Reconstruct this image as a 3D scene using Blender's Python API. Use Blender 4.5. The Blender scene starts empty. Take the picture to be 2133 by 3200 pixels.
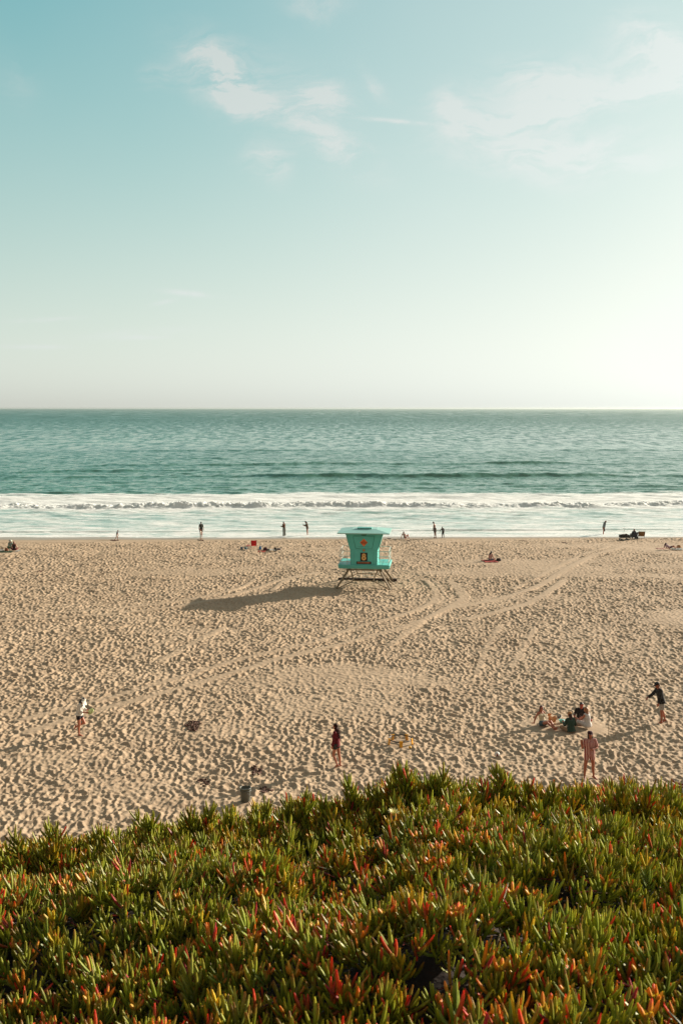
import bpy, bmesh, math, random
import numpy as np
from mathutils import Vector, Matrix, Euler

R = math.radians
SC = bpy.context.scene
COL = SC.collection
rng = np.random.default_rng(8)
rnd = random.Random(8)

# ------------------------------------------------------------------ camera
CAM_H, FPX, PITCH = 13.5, 3111.0, R(5.964)
cam_d = bpy.data.cameras.new('camera')
cam = bpy.data.objects.new('camera', cam_d)
COL.objects.link(cam)
cam.location = (0, 0, CAM_H)
cam.rotation_euler = (R(90) - PITCH, 0, 0)
cam_d.sensor_fit = 'VERTICAL'
cam_d.sensor_height = 36.0
cam_d.lens = 35.0
cam_d.clip_start = 0.1
cam_d.clip_end = 60000
cam_d.dof.use_dof = True
cam_d.dof.focus_distance = 45.0
cam_d.dof.aperture_fstop = 9.0
SC.camera = cam

# ------------------------------------------------------------------ sun + sky
SUN_AZ, SUN_EL = R(54), R(18)
sun_d = bpy.data.lights.new('sun', 'SUN')
sun_d.energy = 5.0
sun_d.angle = R(0.6)
sun_d.color = (1.0, 0.88, 0.72)
sun = bpy.data.objects.new('sun', sun_d)
COL.objects.link(sun)
sdir = Vector((math.sin(SUN_AZ) * math.cos(SUN_EL), math.cos(SUN_AZ) * math.cos(SUN_EL), math.sin(SUN_EL)))
sun.rotation_euler = sdir.to_track_quat('Z', 'Y').to_euler()
sun.location = (60, 60, 60)

SC.view_settings.view_transform = 'Standard'
SC.view_settings.look = 'None'
SC.view_settings.exposure = 1.0
SC.view_settings.gamma = 1.0


def azel(u, v):
    """photo pixel -> azimuth (right of +y) and elevation, for placing clouds in the sky"""
    X, U = (u - 1066.5) / FPX, (1600 - v) / FPX
    d = Vector((X, math.cos(PITCH) + U * math.sin(PITCH), -math.sin(PITCH) + U * math.cos(PITCH))).normalized()
    return math.atan2(d.x, d.y), math.asin(d.z)


world = bpy.data.worlds.new('World')
SC.world = world
world.use_nodes = True
wt = world.node_tree


class NB:
    """small helper for building node maths"""
    def __init__(s, nt): s.nt = nt
    def new(s, t, **k):
        n = s.nt.nodes.new(t)
        for a, b in k.items(): setattr(n, a, b)
        return n
    def put(s, sock, v):
        if hasattr(v, 'is_linked') or isinstance(v, bpy.types.NodeSocket): s.nt.links.new(v, sock)
        else: sock.default_value = v
    def m(s, op, a, b=None, c=None, clamp=False):
        n = s.new('ShaderNodeMath', operation=op); n.use_clamp = clamp
        s.put(n.inputs[0], a)
        if b is not None: s.put(n.inputs[1], b)
        if c is not None: s.put(n.inputs[2], c)
        return n.outputs[0]
    def mix(s, f, a, b, typ='RGBA', bl='MIX'):
        n = s.new('ShaderNodeMix', data_type=typ)
        if typ == 'RGBA': n.blend_type = bl; ia, ib, o = n.inputs[6], n.inputs[7], n.outputs[2]
        else: ia, ib, o = n.inputs[2], n.inputs[3], n.outputs[0]
        s.put(n.inputs[0], f); s.put(ia, a); s.put(ib, b)
        return o
    def comb(s, x, y, z):
        n = s.new('ShaderNodeCombineXYZ')
        s.put(n.inputs[0], x); s.put(n.inputs[1], y); s.put(n.inputs[2], z)
        return n.outputs[0]
    def sep(s, v):
        n = s.new('ShaderNodeSeparateXYZ'); s.put(n.inputs[0], v); return n.outputs
    def noise(s, vec, scale, detail=4, rough=.55, dist=0.0, out=0):
        n = s.new('ShaderNodeTexNoise'); s.put(n.inputs['Vector'], vec)
        n.inputs['Scale'].default_value = scale; n.inputs['Detail'].default_value = detail
        n.inputs['Roughness'].default_value = rough; n.inputs['Distortion'].default_value = dist
        return n.outputs[out]
    def mr(s, v, a, b, c=0.0, d=1.0, sm=True):
        n = s.new('ShaderNodeMapRange'); n.interpolation_type = 'SMOOTHSTEP' if sm else 'LINEAR'
        s.put(n.inputs[0], v)
        for i, q in enumerate((a, b, c, d)): s.put(n.inputs[i + 1], q)
        return n.outputs[0]


def build_world():
    b = NB(wt)
    bg = wt.nodes['Background']
    sky = b.new('ShaderNodeTexSky', sky_type='NISHITA')
    sky.sun_disc = False
    sky.sun_elevation = SUN_EL
    sky.sun_rotation = SUN_AZ
    sky.air_density, sky.dust_density, sky.ozone_density, sky.altitude = 1.0, 2.0, 1.0, 0.0
    sc = b.new('ShaderNodeSeparateColor')
    tc0 = b.new('ShaderNodeTexCoord'); x_, y_, z_ = b.sep(tc0.outputs['Generated'])
    wt.links.new(b.comb(x_, y_, b.m('MAXIMUM', z_, .004)), sky.inputs[0])      # no dark ground below the horizon
    wt.links.new(sky.outputs[0], sc.inputs[0])
    # response of a warm teal film to the sky: a power and a gain per channel
    r, g, bl = [b.m('MINIMUM', (.78, .84, .82)[i], b.m('MULTIPLY', b.m('POWER', b.m('MULTIPLY', sc.outputs[i], .1), p), q))
                for i, (p, q) in enumerate(((.92, .92), (.54, .95), (.52, .88)))]
    tc = b.new('ShaderNodeTexCoord')
    x, y, z = b.sep(tc.outputs['Generated'])
    el = b.m('ARCSINE', z)
    az = b.m('ARCTAN2', x, y)
    base = b.new('ShaderNodeCombineColor')
    for i, q in enumerate((r, g, bl)): wt.links.new(q, base.inputs[i])
    # marine layer near the horizon
    kk = b.m('SUBTRACT', 1.0, b.m('DIVIDE', el, R(42)), clamp=True)
    k = b.new('ShaderNodeCombineColor')
    for i, q in enumerate((3.2, 2.2, 2.2)): wt.links.new(b.m('POWER', kk, q), k.inputs[i])
    hz = b.m('MINIMUM', b.m('MULTIPLY', b.m('POWER', b.m('MULTIPLY', sc.outputs[0], .1), .30), 1.10), 1.08)
    hc = b.new('ShaderNodeCombineColor')
    for i, q in enumerate((.985, 1.01, .91)): wt.links.new(b.m('MULTIPLY', hz, q), hc.inputs[i])
    lay = b.new('ShaderNodeMix', data_type='VECTOR'); lay.factor_mode = 'NON_UNIFORM'
    wt.links.new(k.outputs[0], lay.inputs[1]); wt.links.new(base.outputs[0], lay.inputs[4]); wt.links.new(hc.outputs[0], lay.inputs[5])
    col = lay.outputs[1]
    # unseen sky behind and beside the camera: warm tint added to fill shadows
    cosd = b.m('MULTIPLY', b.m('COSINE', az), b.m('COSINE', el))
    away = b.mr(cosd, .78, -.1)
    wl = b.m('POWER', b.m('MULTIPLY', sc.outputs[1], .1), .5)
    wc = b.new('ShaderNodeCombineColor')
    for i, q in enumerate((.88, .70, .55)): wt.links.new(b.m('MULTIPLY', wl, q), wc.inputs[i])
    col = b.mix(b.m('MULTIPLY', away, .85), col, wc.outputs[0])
    # clouds: soft wisps, each an oblique streak of cirrus in its own part of the sky
    P = b.comb(az, el, 0.0)
    warp = b.new('ShaderNodeVectorMath', operation='MULTIPLY_ADD')
    wt.links.new(b.noise(P, 9.0, 5, .6, out=1), warp.inputs[0])
    warp.inputs[1].default_value = (.07, .05, 0)
    sub = b.new('ShaderNodeVectorMath', operation='SUBTRACT')
    wt.links.new(P, sub.inputs[0]); sub.inputs[1].default_value = (.035, .025, 0)
    wt.links.new(sub.outputs[0], warp.inputs[2])
    wx, wy, _ = b.sep(warp.outputs[0])
    F = 2133 / 1568
    #        u0   v0   u1   v1   width(px) strength
    wisps = [(450, 120, 560, 200, 34, .75), (520, 190, 620, 250, 34, .75), (700, 215, 780, 250, 30, .75),
             (640, 275, 830, 375, 30, .6), (585, 362, 640, 385, 26, .55), (470, 105, 700, 190, 40, .25),
             (1005, 240, 1060, 275, 26, .8), (1060, 285, 1330, 240, 17, 1.0), (1330, 240, 1620, 185, 18, 1.0),
             (1170, 155, 1310, 195, 24, .55), (1430, 80, 1600, 150, 34, .9), (1060, 330, 1480, 365, 38, .7),
             (1050, 215, 1500, 170, 36, .35), (340, 175, 430, 160, 20, .25), (840, 160, 880, 215, 14, .3),
             (800, 268, 1010, 287, 3.5, .45), (370, 667, 510, 682, 5, .6), (350, 700, 400, 690, 4, .35),
             (0, 797, 150, 797, 4, .5), (30, 738, 180, 730, 4, .5), (260, 777, 390, 773, 4, .5),
             (150, 775, 450, 755, 7, .25), (660, -5, 780, 8, 20, .3), (20, 160, 60, 200, 30, .12)]
    tot = None
    for (u0, v0, u1, v1, w, st) in wisps:
        a0, e0 = azel(u0 * F, v0 * F); a1, e1 = azel(u1 * F, v1 * F)
        cx, cy = (a0 + a1) / 2, (e0 + e1) / 2
        L = math.hypot(a1 - a0, e1 - e0) / 2 + 1e-4
        ca, sa = (a1 - a0) / 2 / L, (e1 - e0) / 2 / L
        W = w * 1.2 * F / FPX
        L = L * .85 + W * .6
        px, py = (wx, wy) if w > 8 else (az, el)
        dx, dy = b.m('SUBTRACT', px, cx), b.m('SUBTRACT', py, cy)
        p = b.m('MULTIPLY_ADD', dx, ca / L, b.m('MULTIPLY', dy, sa / L))
        q = b.m('MULTIPLY_ADD', dy, ca / W, b.m('MULTIPLY', dx, -sa / W))
        d2 = b.m('MULTIPLY_ADD', p, p, b.m('MULTIPLY', q, q))
        gz = b.m('MULTIPLY', b.m('EXPONENT', b.m('MULTIPLY', d2, -1.0)), st)
        tot = gz if tot is None else b.m('ADD', tot, gz)
    mp = b.new('ShaderNodeMapping')
    wt.links.new(warp.outputs[0], mp.inputs[0])
    mp.inputs['Rotation'].default_value = (0, 0, R(-25))
    mp.inputs['Scale'].default_value = (.55, 1.9, 1)
    fb = b.noise(mp.outputs[0], 21.0, 10, .68, .5)
    fb = b.mr(fb, .34, .64, .08, 1.75)
    cm = b.m('MULTIPLY', tot, fb, clamp=True)
    veil = b.m('ADD', b.m('MULTIPLY', b.mr(b.noise(P, 3.0, 4, .5), .4, .75), .10), b.mr(az, -.32, .12, 0, .36))
    cm = b.m('ADD', b.m('MULTIPLY', cm, .95), veil, clamp=True)
    lum = b.m('POWER', b.m('MULTIPLY', sc.outputs[0], .1), .25)
    cc = b.new('ShaderNodeCombineColor')
    for i, q in enumerate((.97, 1.03, 1.0)): wt.links.new(b.m('MULTIPLY', lum, q), cc.inputs[i])
    col = b.mix(b.m('MULTIPLY', cm, .85), col, cc.outputs[0])
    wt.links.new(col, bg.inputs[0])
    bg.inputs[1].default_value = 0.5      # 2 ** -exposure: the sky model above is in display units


build_world()


# ------------------------------------------------------------------ helpers
def tag(o, label=None, cat=None, group=None, kind=None):
    if label: o['label'] = label
    if cat: o['category'] = cat
    if group: o['group'] = group
    if kind: o['kind'] = kind
    return o


def empty(name, loc, rz=0, label=None, cat=None, group=None):
    o = bpy.data.objects.new(name, None)
    COL.objects.link(o)
    o.location = loc
    o.rotation_euler = (0, 0, rz)
    o.empty_display_size = .2
    return tag(o, label, cat, group)


def link(name, me, parent=None, mats=(), smooth=False):
    o = bpy.data.objects.new(name, me)
    COL.objects.link(o)
    for m in mats: me.materials.append(m)
    if parent: o.parent = parent
    if smooth: me.shade_smooth()
    return o


def np_mesh(name, V, F, smooth=True):
    """V (n,3); F (m,k) with k = 3 or 4"""
    me = bpy.data.meshes.new(name)
    V = np.ascontiguousarray(V, dtype=np.float32)
    F = np.ascontiguousarray(F, dtype=np.int32)
    me.vertices.add(len(V)); me.vertices.foreach_set('co', V.ravel())
    me.loops.add(F.size); me.loops.foreach_set('vertex_index', F.ravel())
    me.polygons.add(len(F))
    me.polygons.foreach_set('loop_start', np.arange(0, F.size, F.shape[1], dtype=np.int32))
    me.update(calc_edges=True)
    if smooth: me.shade_smooth()
    return me


def grid_faces(nr, nc):
    i = np.arange(nr - 1)[:, None] * nc + np.arange(nc - 1)[None]
    return np.stack([i, i + 1, i + nc + 1, i + nc], -1).reshape(-1, 4)


_M = {}
def mat(name, col, rough=.7, metal=0.0, spec=.4, var=.12, vs=8.0, bump=0.0):
    if name in _M: return _M[name]
    m = bpy.data.materials.new(name); m.use_nodes = True
    b = NB(m.node_tree); p = m.node_tree.nodes['Principled BSDF']
    tc = b.new('ShaderNodeTexCoord')
    n = b.noise(tc.outputs['Object'], vs, 4)
    c2 = tuple(max(0, c * (1 - var * 2)) for c in col) + (1,)
    b.put(p.inputs['Base Color'], b.mix(b.mr(n, .3, .7), tuple(col) + (1,), c2))
    p.inputs['Roughness'].default_value = rough
    p.inputs['Metallic'].default_value = metal
    p.inputs['Specular IOR Level'].default_value = spec
    if bump:
        bn = b.new('ShaderNodeBump'); bn.inputs['Strength'].default_value = bump; bn.inputs['Distance'].default_value = .02
        b.put(bn.inputs['Height'], b.noise(tc.outputs['Object'], vs * 3, 4)); b.put(p.inputs['Normal'], bn.outputs[0])
    _M[name] = m
    return m


def ray(u, v):
    X, U = (u - 1066.5) / FPX, (1600 - v) / FPX
    return Vector((X, math.cos(PITCH) + U * math.sin(PITCH), -math.sin(PITCH) + U * math.cos(PITCH)))


def on_level(u, v, z=0.0):
    d = ray(u, v); t = (z - CAM_H) / d.z
    return (d.x * t, d.y * t)


# value noise on numpy arrays
def _hash(ix, iy, s):
    n = (ix.astype(np.int64) * 374761393 + iy.astype(np.int64) * 668265263 + s * 69069) & 0x7fffffff
    n = ((n ^ (n >> 13)) * 1274126177) & 0x7fffffff
    return ((n ^ (n >> 16)) & 0xffff) / 65535.0


def vnoise(x, y, s=0):
    ix, iy = np.floor(x), np.floor(y)
    fx, fy = x - ix, y - iy
    fx = fx * fx * (3 - 2 * fx); fy = fy * fy * (3 - 2 * fy)
    a, b_, c, d = _hash(ix, iy, s), _hash(ix + 1, iy, s), _hash(ix, iy + 1, s), _hash(ix + 1, iy + 1, s)
    return (a * (1 - fx) + b_ * fx) * (1 - fy) + (c * (1 - fx) + d * fx) * fy


def fbm(x, y, o=4, s=0):
    t, a, k = 0, .5, 0
    for i in range(o):
        t = t + a * vnoise(x * 2 ** i, y * 2 ** i, s + i); k += a; a *= .5
    return t / k


# ------------------------------------------------------------------ the beach
SEA_Z = -0.55


def shore_y(x):          # where the swash stops
    return 107.9 + 0.035 * x + 0.5 * np.sin(x * .11 + 1.0) + .25 * np.sin(x * .31)


X0, X1, Y0, Y1, RES = -48.0, 50.0, 23.0, 112.0, 0.04
NX, NY = int((X1 - X0) / RES), int((Y1 - Y0) / RES)


def build_relief():
    """trampled sand: overlapping footprints pressed into a height raster"""
    gx = X0 + np.arange(NX) * RES; gy = Y0 + np.arange(NY) * RES
    xx, yy = np.meshgrid(gx, gy)
    h = (fbm(xx * .35, yy * .35, 3, 5) - .5) * .16 + (fbm(xx * 1.6, yy * 1.6, 3, 9) - .5) * .09
    h = h.astype(np.float32)
    # bowls that meet in sharp little ridges
    for cell, amp, sd in ((.26, .172, 3), (.135, .046, 4)):
        wx = xx + (fbm(xx * 1.1, yy * 1.1, 2, sd + 60) - .5) * .5; wy = (yy + (fbm(xx * 1.1, yy * 1.1, 2, sd + 70) - .5) * .5) * .92
        gx_, gy_ = wx / cell, wy / cell
        ix, iy = np.floor(gx_), np.floor(gy_)
        f1 = np.full(xx.shape, 9.0, np.float32)
        for dx in (-1, 0, 1):
            for dy in (-1, 0, 1):
                jx = ix + dx; jy = iy + dy
                r1 = _hash(jx, jy, sd); r2 = _hash(jx, jy, sd + 11); r3 = _hash(jx, jy, sd + 23); r4 = _hash(jx, jy, sd + 31)
                ex = gx_ - jx - .12 - .76 * r1; ey = gy_ - jy - .12 - .76 * r2
                c_, s_ = np.cos(r3 * 3.14), np.sin(r3 * 3.14)
                d_ = np.sqrt((ex * c_ + ey * s_) ** 2 * .85 + (-ex * s_ + ey * c_) ** 2 * 1.2) / (.88 + .24 * r4)
                f1 = np.minimum(f1, d_.astype(np.float32))
        h += ((np.clip(f1, 0, 1.1) ** 1.4 - .45) * amp * (.75 + .5 * fbm(xx * .3, yy * .3, 2, sd + 80))).astype(np.float32)
    n = 52000
    px = rng.uniform(X0 + 1, X1 - 1, n); py = rng.uniform(Y0 + 1, Y1 - 1, n)
    a = rng.uniform(.07, .15, n); ecc = rng.uniform(.5, .95, n); th = rng.uniform(0, np.pi, n)
    dep = rng.uniform(.035, .10, n) * (a / .2) ** .7; yaw = rng.normal(0, 1, n)
    K = 8
    oy, ox = np.mgrid[-K:K + 1, -K:K + 1] * RES
    for i in range(n):
        cx = int((px[i] - X0) / RES); cy = int((py[i] - Y0) / RES)
        c, s = math.cos(th[i]), math.sin(th[i])
        u = (ox * c + oy * s) / a[i]; w = (-ox * s + oy * c) / (a[i] * ecc[i])
        r2 = u * u + w * w
        r = np.sqrt(r2)
        k = np.clip(1.25 - r, 0, 1)
        w8 = np.minimum(1, k * 2.2)
        sl = h[cy - K:cy + K + 1, cx - K:cx + K + 1]
        base = sl.mean()
        crater = base - dep[i] * (1 - np.minimum(r2, 1.0)) * (1 + .35 * u * np.sign(yaw[i])) + .38 * dep[i] * np.exp(-((r - 1.08) / .24) ** 2)
        sl[...] = sl * (1 - w8) + crater * w8
    # calmer, packed patches
    calm = np.clip((fbm(xx * .09, yy * .16, 3, 31) - .56) * 7, 0, 1) * .55
    h *= (1 - calm).astype(np.float32)
    # vehicle tracks pressed across the relief
    tracks = [([(1330, 1812), (1363, 1851), (1344, 1884), (1265, 1917), (1100, 1963), (982, 2004), (736, 2063), (491, 2137), (316, 2186), (60, 2250)], .40, .72),
              ([(1403, 1812), (1443, 1864), (1396, 1900), (1265, 1956), (1100, 2002), (842, 2067), (561, 2151), (351, 2207), (80, 2290)], .46, .72),
              ([(1352, 1812), (1385, 1852), (1360, 1888)], .25, .8), ([(1425, 1822), (1462, 1866), (1420, 1900)], .25, .8),
              ([(1956, 1699), (1844, 1739), (1745, 1791), (1693, 1824), (1560, 1870), (1380, 1905)], .5, .7),
              ([(1900, 1700), (1780, 1750), (1690, 1795), (1600, 1840)], .4, .45),
              ([(1760, 1812), (1726, 1838), (1660, 1880), (1587, 1903), (1450, 1935)], .5, .75),
              ([(-60, 1942), (280, 1923), (575, 1891), (772, 1846), (877, 1811), (1000, 1788)], .4, .95),
              ([(-60, 1925), (280, 1908), (560, 1878), (740, 1838), (800, 1806)], .34, .9),
              ([(849, 1846), (890, 1815), (960, 1795)], .35, .7), ([(1560, 1955), (1522, 2022), (1490, 2100)], .34, .45),
              ([(1670, 1960), (1640, 2010), (1600, 2080)], .34, .4), ([(1320, 1940), (1250, 1990), (1215, 2015)], .4, .6),
              ([(700, 1960), (600, 2010), (500, 2065)], .4, .7), ([(560, 1985), (400, 2060)], .4, .4)]
    for pts, wd, stg in tracks:
        P = [on_level(*p) for p in pts]
        # Catmull-Rom samples
        S = []
        Q = [P[0]] + P + [P[-1]]
        for i in range(1, len(Q) - 2):
            p0, p1, p2, p3 = map(np.array, Q[i - 1:i + 3])
            m = max(2, int(np.hypot(*(p2 - p1)) / .12))
            for t in np.linspace(0, 1, m, endpoint=False):
                S.append(.5 * ((2 * p1) + (-p0 + p2) * t + (2 * p0 - 5 * p1 + 4 * p2 - p3) * t * t + (-p0 + 3 * p1 - 3 * p2 + p3) * t ** 3))
        S = np.array(S); dist = 0.0
        for i in range(1, len(S)):
            dist += float(np.hypot(*(S[i] - S[i - 1])))
            if not (X0 + 1.5 < S[i][0] < X1 - 1.5 and Y0 + 1.5 < S[i][1] < Y1 - 1.5): continue
            cx = int((S[i][0] - X0) / RES); cy = int((S[i][1] - Y0) / RES); k = 13
            gyy, gxx = np.mgrid[-k:k + 1, -k:k + 1] * RES
            rr = np.sqrt(gxx ** 2 + gyy ** 2) / (wd * .62)
            fade = stg * (.6 + .8 * float(vnoise(np.array(dist * .25), np.array(wd * 9), 3)))
            w8 = np.clip((1.35 - rr) * 1.6, 0, 1) * min(.42, fade * .42)
            sl = h[cy - k:cy + k + 1, cx - k:cx + k + 1]
            tgt = .012 + .014 * math.sin(dist * 2 * math.pi / .32) + .05 * np.exp(-((rr - 1.3) / .25) ** 2)
            sl[...] = sl * (1 - w8) + tgt * w8
    # the wave-washed strip is smooth
    sy = shore_y(xx)
    edge = sy - .7 - .044 * np.clip(38 - xx, 0, 200) + .5 * (fbm(xx * .5, yy * .5, 2, 77) - .5)
    k = np.clip((edge - yy) / .8, 0, 1)
    return (h * k).astype(np.float32)


RELIEF = build_relief()


def sand_np(x, y):
    base = np.where(y > 92, -0.035 * (y - 92), 0.0)
    base = np.where(y > 120, -1.0 - 0.02 * (y - 120), base)
    fx = (x - X0) / RES; fy = (y - Y0) / RES
    ok = (fx > 1) & (fy > 1) & (fx < NX - 3) & (fy < NY - 3)
    ix = np.clip(fx, 1, NX - 3).astype(int); iy = np.clip(fy, 1, NY - 3).astype(int)
    tx = np.clip(fx - ix, 0, 1); ty = np.clip(fy - iy, 0, 1)
    r = (RELIEF[iy, ix] * (1 - tx) + RELIEF[iy, ix + 1] * tx) * (1 - ty) + (RELIEF[iy + 1, ix] * (1 - tx) + RELIEF[iy + 1, ix + 1] * tx) * ty
    return base + np.where(ok, r, 0.0)


def sand_z(x, y, rad=.12):
    """lowest the sand lies under something of radius rad standing at x, y"""
    a = np.linspace(0, 2 * np.pi, 8, endpoint=False)
    xs = np.concatenate([[x], x + rad * np.cos(a)]); ys = np.concatenate([[y], y + rad * np.sin(a)])
    return float(sand_np(xs, ys).mean())


def press(x, y, rx, ry, lvl=None):
    """flatten the sand under a blanket or a group of sitters"""
    ix = ((X0 + np.arange(NX) * RES) - x) / rx; iy = ((Y0 + np.arange(NY) * RES) - y) / ry
    sx = np.where(np.abs(ix) < 1.4)[0]; sy = np.where(np.abs(iy) < 1.4)[0]
    if not len(sx) or not len(sy): return
    a, b_, c, d = sy[0], sy[-1] + 1, sx[0], sx[-1] + 1
    r = np.sqrt(ix[c:d][None] ** 2 + iy[a:b_][:, None] ** 2)
    k = np.clip((1.35 - r) / .7, 0, 1) * .88
    RELIEF[a:b_, c:d] = RELIEF[a:b_, c:d] * (1 - k) + (lvl or 0.0) * k


def at(u, v):
    """world point on the sand seen at a photo pixel"""
    x, y = on_level(u, v, 0)
    for _ in range(4):
        zb = -0.035 * max(0, y - 92)
        x, y = on_level(u, v, zb)
    return x, y


def make_sand_material():
    m = bpy.data.materials.new('trampled_sand'); m.use_nodes = True
    b = NB(m.node_tree); p = m.node_tree.nodes['Principled BSDF']
    tc = b.new('ShaderNodeTexCoord'); o = tc.outputs['Object']
    x, y, z = b.sep(o)
    n1 = b.noise(o, .25, 4); n2 = b.noise(o, 9.0, 5, .65)
    c = b.mix(b.mr(n1, .3, .7), (.405, .302, .205, 1), (.35, .257, .172, 1))
    c = b.mix(b.m('MULTIPLY', b.mr(n2, .35, .7), .3), c, (.42, .29, .17, 1))
    # sand still wet by the last waves
    s = b.m('SUBTRACT', y, b.m('MULTIPLY_ADD', x, .035, 107.9))
    wet = b.mr(b.m('ADD', s, b.m('MULTIPLY', b.noise(o, .35, 3), 1.5)), -2.6, 0.4)
    c = b.mix(wet, c, (.27, .20, .135, 1))
    b.put(p.inputs['Base Color'], c)
    b.put(p.inputs['Roughness'], b.mr(wet, 0, 1, .95, .3))
    p.inputs['Specular IOR Level'].default_value = .25
    bn = b.new('ShaderNodeBump'); bn.inputs['Strength'].default_value = .35; bn.inputs['Distance'].default_value = .03
    b.put(bn.inputs['Height'], b.m('MULTIPLY', b.noise(o, 14, 5, .6), b.m('SUBTRACT', 1.0, wet)))
    b.put(p.inputs['Normal'], bn.outputs[0])
    return m


def build_beach():
    rows = [14.0, 18.0]
    y = 23.2
    while y < 111.8:
        rows.append(y); y += .058 + .0008 * max(0, y - 30)
    rows += [114, 120, 135, 160]
    rows = np.array(rows)
    t = np.linspace(-1, 1, 1180)
    t = np.concatenate([[-12, -5, -2.2, -1.35], t, [1.35, 2.2, 5, 12]])
    hw = rows * .40 + 2.5
    xx = hw[:, None] * t[None]; yy = np.repeat(rows[:, None], len(t), 1)
    zz = sand_np(xx, yy)
    V = np.stack([xx, yy, zz], -1).reshape(-1, 3)
    o = link('beach_sand', np_mesh('beach_sand', V, grid_faces(len(rows), len(t))), mats=[make_sand_material()])
    tag(o, kind='structure')


# ------------------------------------------------------------------ the sea
def break_y(x):
    return 141.5 + .03 * x + 1.6 * (vnoise(x * .06, x * 0 + 3, 4) - .5) * 2


def make_sea_material():
    m = bpy.data.materials.new('sea_water'); m.use_nodes = True
    nt = m.node_tree; b = NB(nt); p = nt.nodes['Principled BSDF']; out = nt.nodes['Material Output']
    tc = b.new('ShaderNodeTexCoord'); o = tc.outputs['Object']
    x, y, z = b.sep(o)
    s = b.m('SUBTRACT', y, b.m('MULTIPLY', x, .032))

    def stretch(sx, sy):
        mp = b.new('ShaderNodeMapping'); nt.links.new(o, mp.inputs[0]); mp.inputs['Scale'].default_value = (sx, sy, 1)
        return mp.outputs[0]
    # deep body colour: teal, greener over the bar where the swell rises
    big = b.noise(stretch(.012, .03), 1.0, 4)
    c = b.mix(b.mr(big, .35, .65), (.070, .170, .120, 1), (.085, .200, .140, 1))
    c = b.mix(b.mr(s, 150, 330, 1, 0), c, (.085, .205, .140, 1))
    c = b.mix(b.mr(s, 125, 175, 1, 0), c, (.30, .42, .36, 1))
    crest = b.mr(z, SEA_Z + .12, SEA_Z + .55)
    c = b.mix(b.m('MULTIPLY', crest, .7), c, (.03, .12, .055, 1))
    b.put(p.inputs['Base Color'], c)
    p.inputs['Roughness'].default_value = .16
    p.inputs['IOR'].default_value = 1.33
    # wind ripples: wave facets tilted by several octaves of stretched noise
    geo = b.new('ShaderNodeNewGeometry')
    near_ = b.mr(y, 130, 700, 1, 0, False); far = b.mr(y, 300, 3000, 0, 1)
    n1c = b.noise(stretch(.50, .42), 1.0, 7, .74, .3, 1)
    n2c = b.noise(stretch(.24, .060), 1.0, 7, .74, .3, 1)
    n3c = b.noise(stretch(.055, .0065), 1.0, 8, .75, .2, 1)
    mixc = b.mix(b.mr(y, 150, 500), n1c, n2c); mixc = b.mix(b.mr(y, 500, 2600), mixc, n3c)
    sx, sy_, _z = b.sep(mixc)
    sl = b.comb(b.m('MULTIPLY', b.m('SUBTRACT', sx, .5), .55), b.m('SUBTRACT', b.m('MULTIPLY', b.m('SUBTRACT', sy_, .5), 1.35), b.mr(y, 150, 1200, .05, .22)), 0.0)
    calm = b.new('ShaderNodeVectorMath', operation='SCALE'); nt.links.new(sl, calm.inputs[0]); b.put(calm.inputs['Scale'], b.mr(s, 112, 172, .30, 1.0)); sl = calm.outputs[0]
    va = b.new('ShaderNodeVectorMath', operation='ADD'); nt.links.new(geo.outputs['Normal'], va.inputs[0]); nt.links.new(sl, va.inputs[1])
    vn = b.new('ShaderNodeVectorMath', operation='NORMALIZE'); nt.links.new(va.outputs[0], vn.inputs[0])
    nt.links.new(vn.outputs[0], p.inputs['Normal'])
    # foam
    f = b.new('ShaderNodeBsdfPrincipled')
    f.inputs['Roughness'].default_value = .8
    f.inputs['Specular IOR Level'].default_value = .3
    f.inputs['Subsurface Weight'].default_value = .7; f.inputs['Subsurface Radius'].default_value = (1, 1, 1); f.inputs['Subsurface Scale'].default_value = .45
    fn = b.noise(stretch(.5, 1.3), 1.0, 6, .65)
    b.put(f.inputs['Base Color'], b.mix(b.mr(fn, .35, .65), (.84, .85, .82, 1), (.66, .69, .66, 1)))
    bf = b.new('ShaderNodeBump'); bf.inputs['Strength'].default_value = .6; bf.inputs['Distance'].default_value = .22
    b.put(bf.inputs['Height'], b.noise(stretch(1.1, 2.2), 1.0, 6, .68)); b.put(f.inputs['Normal'], bf.outputs[0])
    ft = b.new('ShaderNodeBsdfTranslucent'); ft.inputs[0].default_value = (.92, .92, .88, 1)
    fm = b.new('ShaderNodeMixShader'); fm.inputs[0].default_value = .12
    nt.links.new(f.outputs[0], fm.inputs[1]); nt.links.new(ft.outputs[0], fm.inputs[2])
    n1 = b.noise(stretch(.16, .55), 1.0, 7, .66, .5)
    n2 = b.noise(stretch(.8, 2.6), 1.0, 6, .72, .4)
    nn = b.m('ADD', b.m('MULTIPLY', n1, .52), b.m('MULTIPLY', n2, .48))
    # how much foam there should be, by distance from the shore
    ramp = b.new('ShaderNodeFloatCurve'); cv = ramp.mapping.curves[0]
    pts = [(0, .90), (.04, .74), (.16, .66), (.28, .62), (.40, .63), (.50, .70), (.545, .95), (.62, .97), (.76, .86), (.88, .76), (.94, .45), (.96, 0), (1, 0)]
    cv.points[0].location = pts[0]; cv.points[1].location = pts[-1]
    for q in pts[1:-1]: cv.points.new(*q)
    ramp.mapping.update()
    wob = b.m('MULTIPLY', b.m('SUBTRACT', b.noise(stretch(.03, .03), 1.0, 3), .5), 9.0)
    b.put(ramp.inputs['Value'], b.m('DIVIDE', b.m('SUBTRACT', b.m('ADD', s, wob), 107.0), 62.0, clamp=True))
    amt = ramp.outputs[0]
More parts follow.
